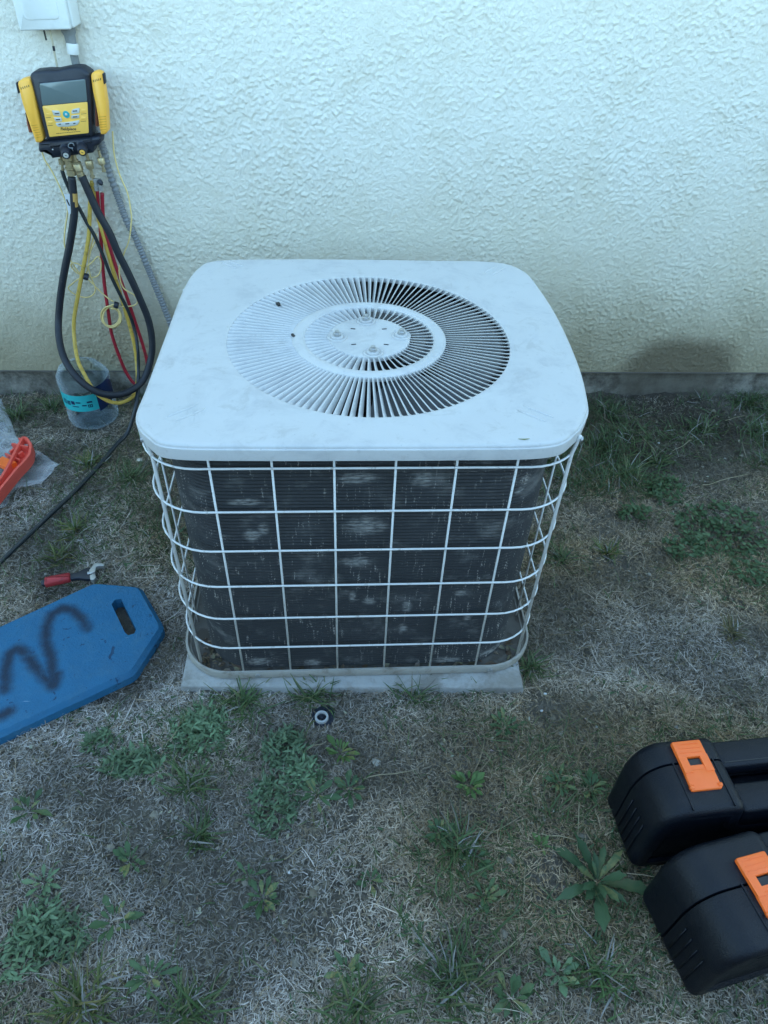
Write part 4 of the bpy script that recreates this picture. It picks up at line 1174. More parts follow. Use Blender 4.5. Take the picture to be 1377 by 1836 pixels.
# ------------------------------------------------------------------ plastic bag with the orange tool in it
bag = thing('plastic_bag', 'crumpled clear plastic bag lying on the grass at the left edge', 'bag', tuple(BAG[3]))
from mathutils.geometry import tessellate_polygon, delaunay_2d_cdt
def inside(L, x, y):
    c = False
    n = len(L)
    for i in range(n):
        x1, y1, x2, y2 = L[i][0], L[i][1], L[(i + 1) % n][0], L[(i + 1) % n][1]
        if (y1 > y) != (y2 > y) and x < (x2 - x1) * (y - y1) / (y2 - y1) + x1: c = not c
    return c
bl = [(p[0], p[1]) for p in BAG]
def crumple(x, y):
    a = mnoise.noise(Vector((x * 16, y * 16, .3))) ; b2 = mnoise.noise(Vector((x * 34, y * 30, 4.3)))
    return abs(a) * .050 + abs(b2) * .026
def dist_edge(L, x, y):
    d = 9
    for i in range(len(L)):
        a, b2 = Vector(L[i]), Vector(L[(i + 1) % len(L)])
        p = Vector((x, y)); t = max(0, min(1, (p - a).dot(b2 - a) / max((b2 - a).length_squared, 1e-9)))
        d = min(d, (p - a - (b2 - a) * t).length)
    return d
bl0 = bl
bl = []
for i in range(len(bl0)):
    a, b2 = Vector(bl0[i]), Vector(bl0[(i + 1) % len(bl0)])
    m_ = max(1, int((b2 - a).length / .009))
    for k in range(m_):
        q = a.lerp(b2, k / m_)
        bl.append((q.x + random.uniform(-.0015, .0015), q.y + random.uniform(-.0015, .0015)))
bv = [Vector(p) for p in bl]
ed = [(i, (i + 1) % len(bl)) for i in range(len(bl))]
yy = .50
while yy < 1.2:
    xx = -1.25
    while xx < -.84:
        q = (xx + random.uniform(-.003, .003), yy + random.uniform(-.003, .003))
        if inside(bl, *q) and dist_edge(bl, *q) > .006: bv.append(Vector(q))
        xx += .011
    yy += .011
co, _, fa, *_r = delaunay_2d_cdt(bv, ed, [], 1, 1e-5)
for nm, sgn in (('bag_top', 1), ('bag_bottom', 0)):
    V = []
    for p in co:
        e = min(1, dist_edge(bl, p[0], p[1]) / .05)
        far = max(0, min(1, (-.93 - p[0]) / .10))
        z = .004 + (crumple(p[0], p[1]) * (.35 + .9 * far) + .030 * far) * (e ** .6) * sgn + (.001 if sgn else 0)
        V.append((p[0], p[1], z + float(ground_z(p[0], p[1])) + .006))
    obj(nm, V, [tuple(f) for f in fa], FILM, bag, smooth=True)
tool = thing('orange_tool', 'orange plastic hand tool lying on the clear bag at the left edge', 'tool', tuple(ORANGE_PTS[3]))
ol = [(p[0], p[1]) for p in ORANGE_PTS]
ol = [(p.x, p.y) for p in round2(ol, .012, 3)]
V, F = slab(ol, place_z, .030, .040, .003)
obj('tool_plate', V, F, REDORANGE, tool, smooth=True, sharp=40)
if area2(ol) < 0: ol = ol[::-1]
o1, o2 = ol, [tuple(p) for p in inset2(ol, .0085)]
V, F = stack([[Vector((*p, .038)) for p in o1], [Vector((*p, .060)) for p in o1], [Vector((p[0], p[1], .062)) for p in inset2(ol, .001)], [Vector((p[0], p[1], .062)) for p in inset2(ol, .0075)], [Vector((*p, .060)) for p in o2], [Vector((*p, .040)) for p in o2]], False, False)
obj('tool_rim', V, F, REDORANGE, tool, smooth=True, sharp=40)
def rib(a, b2, t, z0, z1, nm='tool_rib', m=REDORANGE):
    a, b2 = Vector(a), Vector(b2)
    d = b2 - a
    V, F = box(((a.x + b2.x) / 2, (a.y + b2.y) / 2, (z0 + z1) / 2), (d.length, t, z1 - z0), Matrix.Rotation(math.atan2(d.y, d.x), 3, 'Z'))
    obj(nm, V, F, m, tool)
rib((-.984, .792), (-.933, .776), .005, .040, .060)
rib((-.975, .822), (-.940, .806), .004, .040, .057)
rib((-.975, .806), (-.948, .800), .016, .040, .044, 'tool_insert', BTN)
rib((-.990, .752), (-.940, .722), .004, .040, .055)
rib((-1.0, .725), (-.955, .70), .030, .040, .0545, 'tool_jaw', ORANGE)
for k in range(3): rib((-.978 + .014 * k, .757 - .006 * k), (-.972 + .014 * k, .770 - .006 * k), .006, .040, .058, 'tool_tooth')

# ------------------------------------------------------------------ adjustable wrench
wr = thing('adjustable_wrench', 'adjustable wrench with a red grip lying above the blue foam pad', 'wrench', tuple(WRENCH[2]))
A, B = Vector(WRENCH[0]), Vector(WRENCH[3])
dx = (B - A); dx.z = 0; LW = dx.length; dx.normalize(); nx_ = Vector((-dx.y, dx.x, 0))
WZ = .006
def wplace(u, v, d): return Vector((A.x, A.y, 0)) + dx * (u * LW) + nx_ * v + Vector((0, 0, WZ + d))
def wpart(name, L, z0, z1, m, b=.002, r=.004):
    L = [(u * LW, v) for u, v in L]
    V, F = slab(round2(L, r, 3), lambda u, v, d: wplace(u / LW, v, d), z0, z1, b, True)
    return obj(name, V, F, m, wr, smooth=True, sharp=40)
wpart('handle_end', [(-.02, -.009), (.10, -.010), (.10, .010), (-.02, .009)], .002, .014, DARK, .003, .008)
wpart('grip', [(.06, -.0125), (.62, -.0115), (.62, .0115), (.06, .0125)], -.001, .019, REDGRIP, .006, .004)
wpart('shank', [(.60, -.009), (.80, -.011), (1.0, -.022), (1.10, -.020), (1.10, .016), (.95, .018), (.80, .010), (.60, .009)], .002, .013, DARK, .002, .004)
wpart('fixed_jaw', [(1.04, .006), (1.10, .016), (1.17, .027), (1.30, .025), (1.40, .015), (1.37, .010), (1.27, .015), (1.20, .012), (1.17, -.004), (1.06, -.008)], .001, .0145, CHROME, .001, .002)
wpart('moving_jaw', [(1.05, -.011), (1.16, -.008), (1.19, -.022), (1.13, -.030), (1.05, -.026)], .001, .014, CHROME, .001, .002)
V, F = lathe([(.0, 0), (.0055, .0), (.0055, .010), (.0, .010)], 12, dx, wplace(1.0, -.002, .010))
obj('adjuster_wheel', V, F, CHROME, wr, smooth=True, sharp=40)

# ------------------------------------------------------------------ blue foam pad
fp = thing('foam_kneeling_pad', 'blue foam kneeling pad with black spray paint and a hand slot', 'kneeling pad', (-.62, .08, 0))
ring = [(-.6294, .2669), (-.5235, .2528), (-.4506, .1341), (-.4901, .0168), (-.715, -.119), (-.812, -.177), (-.93, -.19), (-.985, -.09), (-.955, .025), (-.804, .141)]
if area2(ring) < 0: ring.reverse()
ring = round2(ring, .012, 3)
slot = [(p[0], p[1]) for p in SLOT]
if area2(slot) > 0: slot.reverse()
PT = .034
top_o = [tuple(p) for p in inset2(inset2(ring, -.010), .010)]
tri = tessellate_polygon([[Vector((p[0], p[1], 0)) for p in top_o], [Vector((p[0], p[1], 0)) for p in slot]])
TP = top_o + slot
V = [Vector((p[0], p[1], PT)) for p in TP]
F = [tuple(t) for t in tri]
fix = []
for t in F:
    a, b2, c = (V[i] for i in t)
    fix.append(t if (b2 - a).cross(c - a).z > 0 else t[::-1])
sides = stack([[Vector((p[0], p[1], .002)) for p in ring], [Vector((p.x, p.y, .004)) for p in inset2(ring, -.009)], [Vector((p.x, p.y, .024)) for p in inset2(ring, -.009)], [Vector((p[0], p[1], PT)) for p in top_o]], False, False)
rim = stack([[Vector((p[0], p[1], PT)) for p in slot], [Vector((p[0], p[1], .004)) for p in slot]], False, False)
V2, F2 = join((V, fix), sides, rim)
obj('foam_body', V2, F2, FOAM, fp)

# ------------------------------------------------------------------ black tool cases
def tool_case(name, label, loc, rz, L, T, H, latch_x, step, hand, front_ratio=.55):
    t = thing(name, label, 'tool case', loc, rz, 'black tool cases at the right edge')
    s = step
    x1, x2 = hand
    outl = [(.014, 0), (.0, .014), (-.002, .70 * H), (.010, .90 * H), (.036, H), (x1 - .012, H), (x1, H - s), (x1 + .010, H - s - .058), (x2 - .010, H - s - .058), (x2, H - s), (x2 + .012, H), (L - .036, H), (L - .010, .90 * H), (L + .002, .7 * H), (L, .014), (L - .014, 0)]
    rad = [.01, .01, .03, .022, .02, .008, .006, .02, .02, .006, .008, .02, .022, .03, .01, .01]
    if area2(outl) < 0:
        outl.reverse(); rad.reverse()
    O = round2(outl, rad, 5)
    f = T * front_ratio
    def half(y0, y1, nm):
        sg = 1 if y1 > y0 else -1
        D = abs(y1 - y0)
        rr = min(.015, D * .5)
        loops = []
        for d, y in ((.0025, 0), (.0004, .0009), (0, .003), (0, D - rr)):
            loops.append([Vector((p.x, y0 + sg * y, p.y)) for p in inset2(O, d)])
        for k in range(1, 6):
            a = math.pi / 2 * k / 5
            loops.append([Vector((p.x, y0 + sg * (D - rr + rr * math.sin(a)), p.y)) for p in inset2(O, rr * (1 - math.cos(a)) * .9)])
        # recessed panel on the broad face
        i1 = inset2(O, rr * .9 + .012)
        loops.append([Vector((p.x, y1, p.y)) for p in i1])
        loops.append([Vector((p.x, y1 - sg * .005, p.y)) for p in inset2(O, rr * .9 + .017)])
        if sg > 0:
            loops = [[p for p in reversed(l)] for l in loops]
        V, F = stack(loops)
        V = [v for v in V]
        return obj(nm, V, F, CASE, t, smooth=True, local=True, sharp=38)
    half(-.0004, T - f, 'back_shell')
    fs = half(-.0024, -f, 'front_shell')
    # handle bar across the gap, and the shell wall in front of the finger slot
    bar = round2([(x1 - .004, H - s - .030), (x2 + .004, H - s - .030), (x2 + .004, H - s), (x1 - .004, H - s)], .006, 3)
    V, F = slab(bar, lambda u, v, d: Vector((u, d, v)), T - f - .006, -.010, .005, True)
    obj('handle', V, F, CASE, t, smooth=True, local=True, sharp=38)
    wallp = round2([(x1 - .002, H - s - .075), (x2 + .002, H - s - .075), (x2 + .002, H - s - .006), (x1 - .002, H - s - .006)], .008, 3)
    V, F = slab(wallp, lambda u, v, d: Vector((u, d, v)), -.034, -f + .003, .006, True)
    obj('shell_wall', V, F, CASE, t, smooth=True, local=True, sharp=38)
    V, F = box(((x1 + x2) / 2, -.0012, H - s + .0003), (x2 - x1 - .006, .0016, .0012))
    obj('handle_seam', V, F, INK, t, local=True)
    for k in range(4):
        V, F = tube([(-.0022, -f * (.22 + .17 * k), .030), (-.0030, -f * (.22 + .17 * k), .62 * H)], .0016, 6)
        obj('end_rib', V, F, CASE, fs, smooth=True, local=True)
    V, F = tube([(.05, -f + .0012, H - .022), (x1 - .02, -f + .0012, H - .022)], .0018, 6)
    obj('edge_bead', V, F, CASE, fs, smooth=True, local=True)
    # moulded ribs beside the latches
    for lx in latch_x:
        for e in (-.036, .036):
            V, F = box((lx + e, -f * .5 + .004, H - .0005), (.0022, f * .95, .0035))
            obj('shell_rib', V, F, CASE, t, local=True)
        w = .052
        # hinged lower plate and upper tab, with a dark opening between
        def lp(L2, y0, z0, z1, nm, m, par=t, dx_=0, tilt=0.0):
            V, F = slab(round2(L2, .003, 3), lambda u, v, d: Vector((lx + u, v, d + tilt * (v - y0))), z0, z1, .0016)
            return obj(nm, V, F, m, par, smooth=True, local=True, sharp=38)
        z = H + .0005
        up = lp([(-w / 2, .004), (w / 2, .004), (w / 2, .034), (-w / 2, .034)], 0, z, z + .008, 'latch_tab', ORANGE)
        for e in (-1, 1):
            V, F = box((lx + e * (w / 2 - .007), -.008, z + .004), (.014, .030, .0075))
            obj('latch_arm', V, F, ORANGE, up, local=True)
        V, F = box((lx, -.0045, z + .0022), (w - .028, .012, .003))
        obj('latch_window', V, F, INK, up, local=True)
        V, F = box((lx, -.0155, z + .0030), (w - .028, .010, .0075))
        obj('latch_bridge', V, F, ORANGE, up, local=True)
        for k in range(3):
            V, F = box((lx, .012 + .008 * k, z + .0082), (w - .014, .0016, .0010))
            obj('latch_rib', V, F, ORANGE, up, local=True)
        low = lp([(-w / 2 - .001, -.052), (w / 2 + .001, -.052), (w / 2, -.018), (-w / 2, -.018)], -.018, z, z + .0075, 'latch_plate', ORANGE, t, 0, .10)
        for k in range(2):
            V, F = tube([(lx - w / 2 - .002 + k * (w + .004 - .006), -.046, z + .003), (lx - w / 2 + .004 + k * (w + .004 - .006), -.046, z + .003)], .004, 8)
            obj('latch_hinge', V, F, ORANGE, low, smooth=True, local=True)
    V, F = box((.10, -f - .0005 + .004, .09), (.004, .002, .003), Matrix.Rotation(.5, 3, 'Y'))
    return t
tool_case('tool_case', 'black plastic tool case farther from the camera, its handle bar in view', (.466, -.326, -.004), math.radians(4), .44, .132, .214, (.088, .352), .014, (.148, .292), .66)
tool_case('tool_case', 'black plastic tool case in the lower right corner, nearer the camera', (.486, -.526, -.004), math.radians(11), .42, .160, .198, (.112, .300), .012, (.160, .255), .55)

# ------------------------------------------------------------------ small things on the grass
nx0, ny0, _ = MISC['nut']
z0 = float(ground_z(nx0, ny0))
sp = thing('sprinkler_head', 'small round black sprinkler head with a pale ring sunk in the grass', 'sprinkler', (nx0, ny0, z0))
V, F = lathe([(.024, -.03), (.024, .004), (.0225, .006), (.0125, .0065), (.0125, .002)], 24, None, (nx0 + .003, ny0 + .006, z0))
obj('sprinkler_body', V, F, DARK, sp, smooth=True, sharp=40)
SPR = mat('worn_ring', (.36, .37, .37), .5, var=.2, scale=200)
V, F = lathe([(.0142, .004), (.0142, .0125), (.0132, .0135), (.0105, .0135), (.0098, .0125), (.0098, .006)], 28, None, (nx0, ny0, z0))
obj('sprinkler_ring', V, F, SPR, sp, smooth=True, sharp=40)
V, F = lathe([(.0098, .006), (.0075, .009), (.0055, .007), (.0035, .011), (.0, .0115)], 20, None, (nx0, ny0, z0))
obj('nozzle', V, F, DARK, sp, smooth=True, sharp=40)

def stone(name, label, x, y, s, m=STONE, seed=0):
    V, F = lathe([(.0001, -.5), (.35, -.42), (.5, 0), (.36, .38), (.0001, .48)], 9, None, (0, 0, 0))
    V = [Vector((v.x * s * (1.25 + .3 * mnoise.noise(v * 3 + Vector((seed, 0, 0)))), v.y * s * (1 + .3 * mnoise.noise(v * 3 + Vector((0, seed, 0)))), v.z * s * .7)) + Vector((x, y, float(ground_z(x, y)) + s * .28)) for v in V]
    return tag(obj(name, V, F, m, smooth=True), label, 'stone')
stone('pebble', 'pale pebble in the grass just left of the cover front corner', MISC['pebble'][0], MISC['pebble'][1], .017, seed=2)
WB = MISC['whites']
for k, (p, l) in enumerate(zip(WB, ('white bit on the bare soil right of the slab corner, nearer the slab', 'white bit on the bare soil below the slab right corner', 'white bit in the thatch above the farther tool case',
        'white bit right of the slab front corner by a bent straw', 'white bit in the dry grass above the tool case handle', 'white bit beside the pale weeds at the lower left', 'white bit in the grey thatch below the big front weed clump', 'white bit on the damp soil under the wall stain', 'white bit at the bottom edge near the pale weed'))):
    tag(stone('white_pebble', l, p[0], p[1], .0062, PAPER, k), l, 'pebble', 'white bits scattered on the ground')

rd = thing('red_tool', 'red round handle end just showing at the right edge of the lawn', 'tool', (MISC['red'][0], MISC['red'][1], .012))
V, F = lathe([(.0, 0), (.012, .001), (.0165, .006), (.0165, .05), (.013, .06), (.013, .12)], 18, (1, .15, .05), (MISC['red'][0] - .004, MISC['red'][1], .014))
obj('handle_grip', V, F, REDGRIP, rd, smooth=True, sharp=40)

for k, s in enumerate(MISC['straws']):
    P = [Vector((p[0], p[1], float(ground_z(p[0], p[1])) + .011 + .003 * math.sin(i * 2 + k))) for i, p in enumerate(catmull(s, 5))]
    V, F = tube(P, [.0013 * (1 - .6 * i / len(P)) for i in range(len(P))], 5)
    c = (.38, .32, .21)
    o = obj('straw', V, F, STRAW, smooth=True, cols=[(*c, 1)] * len(V))
    o['kind'] = 'stuff'

# ------------------------------------------------------------------ vegetation
def blades(n, xy, length, width, lift, cols, curl=1.0, z0=None, seg=4, seed=0, fall=.6):
    """n curved strips: arrays of positions; returns V, F(quads), colours."""
    g = np.random.default_rng(seed)
    x, y = xy[:, 0], xy[:, 1]
    z = ground_z(x, y) if z0 is None else z0
    L = g.uniform(*length, n); W = g.uniform(*width, n)
    a = g.uniform(0, 2 * np.pi, n); el = np.radians(g.uniform(*lift, n))
    turn = g.normal(0, .9 * curl, n); bend = g.uniform(.2, 1.0, n) * fall
    Vs = []
    px, py, pz = x.copy(), y.copy(), z + g.uniform(-.002, .006, n)
    tw = g.uniform(-.9, .9, n)
    for i in range(seg):
        t = i / (seg - 1)
        w = W * .5 * (1 - t ** 2.2 * .85)
        aa = a + turn * t
        e = el * (1 - 1.5 * bend * t) 
        sxn, syn = -np.sin(aa), np.cos(aa)
        szn = np.sin(tw) * .8
        k = np.cos(tw)
        Vs.append(np.stack([px - w * sxn * k, py - w * syn * k, pz - w * szn], 1))
        Vs.append(np.stack([px + w * sxn * k, py + w * syn * k, pz + w * szn], 1))
        st = L / (seg - 1)
        px = px + st * np.cos(aa) * np.cos(e); py = py + st * np.sin(aa) * np.cos(e); pz = pz + st * np.sin(e)
    gz = ground_z(px, py)
    V = np.stack(Vs, 1).reshape(-1, 3)
    V[:, 2] = np.maximum(V[:, 2], ground_z(V[:, 0], V[:, 1]) + .0005)
    base = (np.arange(n) * seg * 2)[:, None]
    F = np.concatenate([base + np.array([[2 * i, 2 * i + 1, 2 * i + 3, 2 * i + 2]]) for i in range(seg - 1)], 1).reshape(-1, 4)
    C = np.repeat(cols, seg * 2, axis=0)
    C = np.concatenate([C, np.ones((len(C), 1))], 1)
    return V, F, C

def scatter(n, seed):
    g = np.random.default_rng(seed)
    y = g.uniform(-.95, 1.128, n * 2)
    lo = -.62 - (y + .6) * .40 - .12
    hi = .70 + (y + .6) * .52 + .14
    x = g.uniform(-1.5, 1.85, n * 2)
    k = (x > lo) & (x < hi)
    # nearer ground fills more of the picture: keep more of it
    k &= g.uniform(0, 1, n * 2) < np.clip(1.05 - .38 * (y + .6), .45, 1)
    return np.stack([x[k], y[k]], 1)

HS = 300
N1, N2, N3 = smooth_noise((HS, HS), 9, 9, 51), smooth_noise((HS, HS), 4, 4, 52), smooth_noise((HS, HS), 16, 16, 53)
def samp(N, xy):
    i = np.clip(((xy[:, 1] + 1.2) / 2.6 * HS).astype(int), 0, HS - 1)
    j = np.clip(((xy[:, 0] + 1.7) / 3.7 * HS).astype(int), 0, HS - 1)
    return N[i, j]
fpl = np.array([(p[0], p[1]) for p in ring])
def in_poly(L, xy):
    c = np.zeros(len(xy), bool)
    for i in range(len(L)):
        x1, y1 = L[i]; x2, y2 = L[(i + 1) % len(L)]
        if y1 == y2: continue
        c ^= ((y1 > xy[:, 1]) != (y2 > xy[:, 1])) & (xy[:, 0] < (x2 - x1) * (xy[:, 1] - y1) / (y2 - y1) + x1)
    return c
def clear_of(xy):
    k = ~((xy[:, 0] > -.375) & (xy[:, 0] < .345) & (xy[:, 1] > -.022) & (xy[:, 1] < .75))
    k &= ~in_poly(fpl, xy)
    k &= np.hypot(xy[:, 0] - JC.x, xy[:, 1] - JC.y) > .070
    k &= np.hypot(xy[:, 0] - nx0, xy[:, 1] - ny0) > .022
    k &= ~((xy[:, 0] > .475) & (xy[:, 1] > -.39) & (xy[:, 1] < -.27)) & ~((xy[:, 0] > .51) & (xy[:, 1] > -.60 + (xy[:, 0] - .5) * .19) & (xy[:, 1] < -.46 + (xy[:, 0] - .5) * .19))
    return k
def bareness(xy):
    b = np.zeros(len(xy))
    for (bx_, by_), r in zip(P_bare, (.085, .075, .07, .05, .06, .07, .26, .06, .05)):
        d = np.hypot(xy[:, 0] - bx_, (xy[:, 1] - by_))
        b = np.maximum(b, np.clip(1.35 - d / r, 0, 1))
    return b
DC = np.array([(.43, .41, .385), (.26, .24, .215), (.62, .60, .57), (.12, .11, .098), (.36, .30, .22), (.54, .525, .515)])
def thatch(name, n, seed, length, width, lift, dens, tint=1.0):
    xy = scatter(n, seed)
    g = np.random.default_rng(seed + 1)
    k = clear_of(xy) & (g.uniform(0, 1, len(xy)) < dens(xy))
    xy = xy[k]
    w = np.array([.26, .22, .14, .12, .12, .14])
    c = DC[g.choice(len(DC), len(xy), p=w)] * g.uniform(.75, 1.15, (len(xy), 1)) * tint
    c = c * 1.10
    zone = np.clip(.42 + .34 * samp(N3, xy) + .16 * samp(N1, xy) + .35 * ((xy[:, 0] > .33) & (xy[:, 1] > -.2)) + .2 * (xy[:, 0] < -.5) * (xy[:, 1] > .2), 0, 1)[:, None]
    c = c * ((1 - zone) * np.array([[1.0, .95, .93]]) + zone * np.array([[.80, .64, .45]]))
    c = c * np.clip(.92 + .22 * samp(N2, xy) + .12 * samp(N1, xy), .5, 1.25)[:, None]
    dmp = np.clip(1.3 - np.hypot((xy[:, 0] - 1.03) / .33, (xy[:, 1] - .98) / .30), 0, .6)[:, None]
    c = c * (1 - dmp)
    V, F, C = blades(len(xy), xy, length, width, lift, c, 1.0, seed=seed + 2, seg=3 if n > 50000 else 4)
    o = link(name, fast_mesh(name, V, F, STRAW, False, C))
    o['kind'] = 'stuff'
    return o
thatch('dead_grass', 500000, 101, (.006, .019), (.0011, .0023), (0, 34), lambda p: np.clip(.97 + .15 * samp(N1, p) + .15 * samp(N2, p), .45, 1) * (1 - .72 * bareness(p)))
thatch('long_dry_grass', 7000, 111, (.035, .085), (.0010, .0022), (0, 22), lambda p: np.clip(.4 + .35 * samp(N2, p) + .5 * (p[:, 0] > .35) * (p[:, 1] > -.25), .05, 1) * (1 - .6 * bareness(p)), 1.0)

GCOL = np.array([(.045, .095, .030), (.060, .120, .040), (.035, .075, .028), (.085, .135, .050), (.12, .14, .06)])
# loose green blades through the thatch
xy = scatter(90000, 131)
g = np.random.default_rng(132)
wall_side = np.clip((xy[:, 1] - .45) * 2, 0, 1) * np.clip((xy[:, 0] - .3) * 3, 0, 1)
left_strip = np.clip(1 - np.hypot((xy[:, 0] + .72) / .30, (xy[:, 1] - .60) / .5), 0, 1)
k = clear_of(xy) & (g.uniform(0, 1, len(xy)) < (np.clip(.10 + .20 * samp(N1, xy) + .12 * samp(N3, xy), .02, .7) + .5 * wall_side * (samp(N2, xy) > -.55) + .4 * left_strip) * (1 - bareness(xy)))
xy = xy[k]
c = GCOL[g.integers(0, len(GCOL), len(xy))] * g.uniform(.7, 1.2, (len(xy), 1))
V, F, C = blades(len(xy), xy, (.014, .048), (.0014, .0030), (5, 60), c, .6, seed=133)
link('green_grass', fast_mesh('green_grass', V, F, LEAF, False, C))['kind'] = 'stuff'
# thicker grass along the damp wall foot and left of the unit
for nm, n, sd, box_, ln in (('wall_grass', 15000, 161, (.40, 1.62, .60, 1.125), (.025, .075)), ('side_grass', 9000, 171, (-1.05, -.40, .15, 1.10), (.014, .042))):
    g = np.random.default_rng(sd)
    xy = np.stack([g.uniform(box_[0], box_[1], n), g.uniform(box_[2], box_[3], n)], 1)
    if sd == 161:
        d1 = np.hypot((xy[:, 0] - .72) / .30, (xy[:, 1] - .82) / .30)
        d2 = np.hypot((xy[:, 0] - 1.36) / .24, (xy[:, 1] - .98) / .24)
        d3 = np.hypot((xy[:, 0] - 1.15) / .12, (xy[:, 1] - .92) / .09)
        pr_ = np.clip(1.25 - np.minimum(np.minimum(d1, d2), d3), 0, 1) ** 1.2
    else:
        pr_ = np.clip(.75 - np.hypot((xy[:, 0] + .66) / .34, (xy[:, 1] - .62) / .50), 0, 1)
    k = clear_of(xy) & (g.uniform(0, 1, n) < pr_ * np.clip(.75 + .5 * samp(N2, xy), .1, 1))
    xy = xy[k]
    c = GCOL[g.integers(0, 4, len(xy))] * g.uniform(.6, 1.15, (len(xy), 1))
    dry = g.uniform(0, 1, len(xy)) < .14
    c[dry] = DC[g.integers(0, len(DC), dry.sum())] * .55
    V, F, C = blades(len(xy), xy, ln, (.0016, .0036), (5, 62), c, .5, seed=sd + 1)
    link(nm, fast_mesh(nm, V, F, LEAF, False, C))['kind'] = 'stuff'
# low scattered weed leaves (uncountable sprinkling)
xy = scatter(34000, 141)
g = np.random.default_rng(142)
k = clear_of(xy) & (g.uniform(0, 1, len(xy)) < np.clip(.30 * samp(N2, xy) + .22 * samp(N1, xy) - .12, 0, .55) * (1 - bareness(xy)) * np.where(xy[:, 1] < .1, 1, .35))
xy = xy[k]
c = np.array([(.050, .115, .050), (.038, .09, .038), (.075, .14, .07)])[g.integers(0, 3, len(xy))] * g.uniform(.8, 1.15, (len(xy), 1))
V, F, C = blades(len(xy), xy, (.008, .022), (.0030, .0070), (5, 50), c, .6, seed=143)
link('ground_weeds', fast_mesh('ground_weeds', V, F, LEAF, True, C))['kind'] = 'stuff'
# crumbs of soil and straw chips
xy = scatter(9000, 151)
xy = xy[clear_of(xy)]
def chips():
    p = xy[random.randrange(len(xy))]
    return (p[0], p[1], float(ground_z(p[0], p[1])) + .003)
flakes('soil_crumbs', 7000, chips, (.003, .011), [(.10, .08, .06), (.16, .13, .10), (.24, .21, .17), (.33, .30, .25), (.06, .05, .04)], STRAW)

# pebbles and clods
xyp = scatter(3200, 181)
g = np.random.default_rng(182)
xyp = xyp[clear_of(xyp)][:1700]
m_ = len(xyp)
sp_ = np.where(g.uniform(0, 1, m_) < .12, g.uniform(.006, .011, m_), g.uniform(.002, .006, m_))
oct_ = np.array([(1, 0, 0), (.5, .8, .1), (-.5, .8, -.1), (-1, 0, 0), (-.5, -.8, .1), (.5, -.8, -.1), (.1, .1, .7), (0, 0, -.5)])
jit = g.uniform(.7, 1.25, (m_, 8, 3))
th_ = g.uniform(0, 6.28, m_)
P_ = oct_[None] * jit * sp_[:, None, None]
X_ = P_[..., 0] * np.cos(th_)[:, None] - P_[..., 1] * np.sin(th_)[:, None]
Y_ = P_[..., 0] * np.sin(th_)[:, None] + P_[..., 1] * np.cos(th_)[:, None]
V = np.stack([X_ + xyp[:, 0:1], Y_ + xyp[:, 1:2], P_[..., 2] + (ground_z(xyp[:, 0], xyp[:, 1]) + sp_ * .35)[:, None]], 2).reshape(-1, 3)
tr_ = np.array([(k, (k + 1) % 6, 6) for k in range(6)] + [((k + 1) % 6, k, 7) for k in range(6)])
F = (np.arange(m_) * 8)[:, None, None] + tr_[None]
cp_ = np.array([(.20, .17, .13), (.30, .27, .22), (.12, .10, .08), (.42, .40, .36)])[g.choice(4, m_, p=[.4, .3, .2, .1])] * g.uniform(.8, 1.2, (m_, 1))
C = np.concatenate([np.repeat(cp_, 8, axis=0), np.ones((m_ * 8, 1))], 1)
link('pebbles', fast_mesh('pebbles', V, F.reshape(-1, 3), STRAW, False, C))['kind'] = 'stuff'

# grass tufts
def tuft(x, y, s, label, seed, col=0):
    g = np.random.default_rng(seed)
    n = int(95 * s + 30)
    r = np.abs(g.normal(0, .030 * s, n)); a = g.uniform(0, 6.28, n)
    xy = np.stack([x + r * np.cos(a), y + r * np.sin(a)], 1)
    pal = [GCOL, GCOL * np.array([1.5, 1.15, .9]), np.array([(.10, .075, .035), (.14, .11, .05), (.05, .06, .02)])][col]
    c = pal[g.integers(0, len(pal), n)] * g.uniform(.75, 1.2, (n, 1))
    dry = g.uniform(0, 1, n) < .16
    c[dry] = DC[g.integers(0, len(DC), dry.sum())] * .5
    L = .038 + .027 * s
    V, F, C = blades(n, xy, (L * .5, L * 1.25), (.0022, .0044), (8, 66), c, .45, seed=seed + 1, seg=5, fall=.75)
    bz = float(ground_z(x, y))
    V = V - np.array([[x, y, bz]])
    o = link('grass_tuft', fast_mesh('grass_tuft', V, F, LEAF, True, C))
    o.location = (x, y, bz)
    tag(o, label, 'grass tuft', 'grass tufts in the lawn')
TL = ['dark grass tuft close to the cover right side, below the foundation', 'dark grass tuft right of the cage front right corner, nearest the cage top', 'dark spreading grass tuft between the cage and the green clover', 'spiky grass tuft on the damp soil below the wall stain',
      'tall grass tuft against the foundation at the far right', 'grass tuft at the right edge below the pale end of the foundation', 'small grass tuft at the right edge above the clover', 'grass tuft beside the right rear edge of the cover', 'dark grass tuft beside the clear plastic bag',
      'small wispy grass tuft just left of the plastic jug', 'dark grass tuft left of the cage, under the pale pebble', 'low grass tuft along the thin hose above the wrench', 'grass tuft between the thin hose and the wrench', 'small grass tuft right of the thin hose, behind the wrench',
      'dark narrow grass tuft below the big pale weed clump', 'tiny grass tuft lower down in line with the dark narrow one', 'large spiky grass tuft at the bottom, right of centre', 'dry dark grass tuft near the bottom left corner', 'grass tuft at the bottom edge in the middle',
      'dark grass tuft below the large rosette weed', 'grass tuft at the bottom edge left of centre', 'grass tuft against the slab front edge, left part', 'grass tuft against the slab front edge, right of its middle', 'grass tuft against the slab front edge at its middle', 'small green tuft at the slab right front corner',
      'dark grass tuft in the middle foreground beside the broad leaved weed', 'small browned tuft alone in the dry grass at right', 'little tuft close to the cage lower right side', 'little tuft at the foundation behind the hanging hoses', 'yellowish little tuft in the dry grass right of the cage']
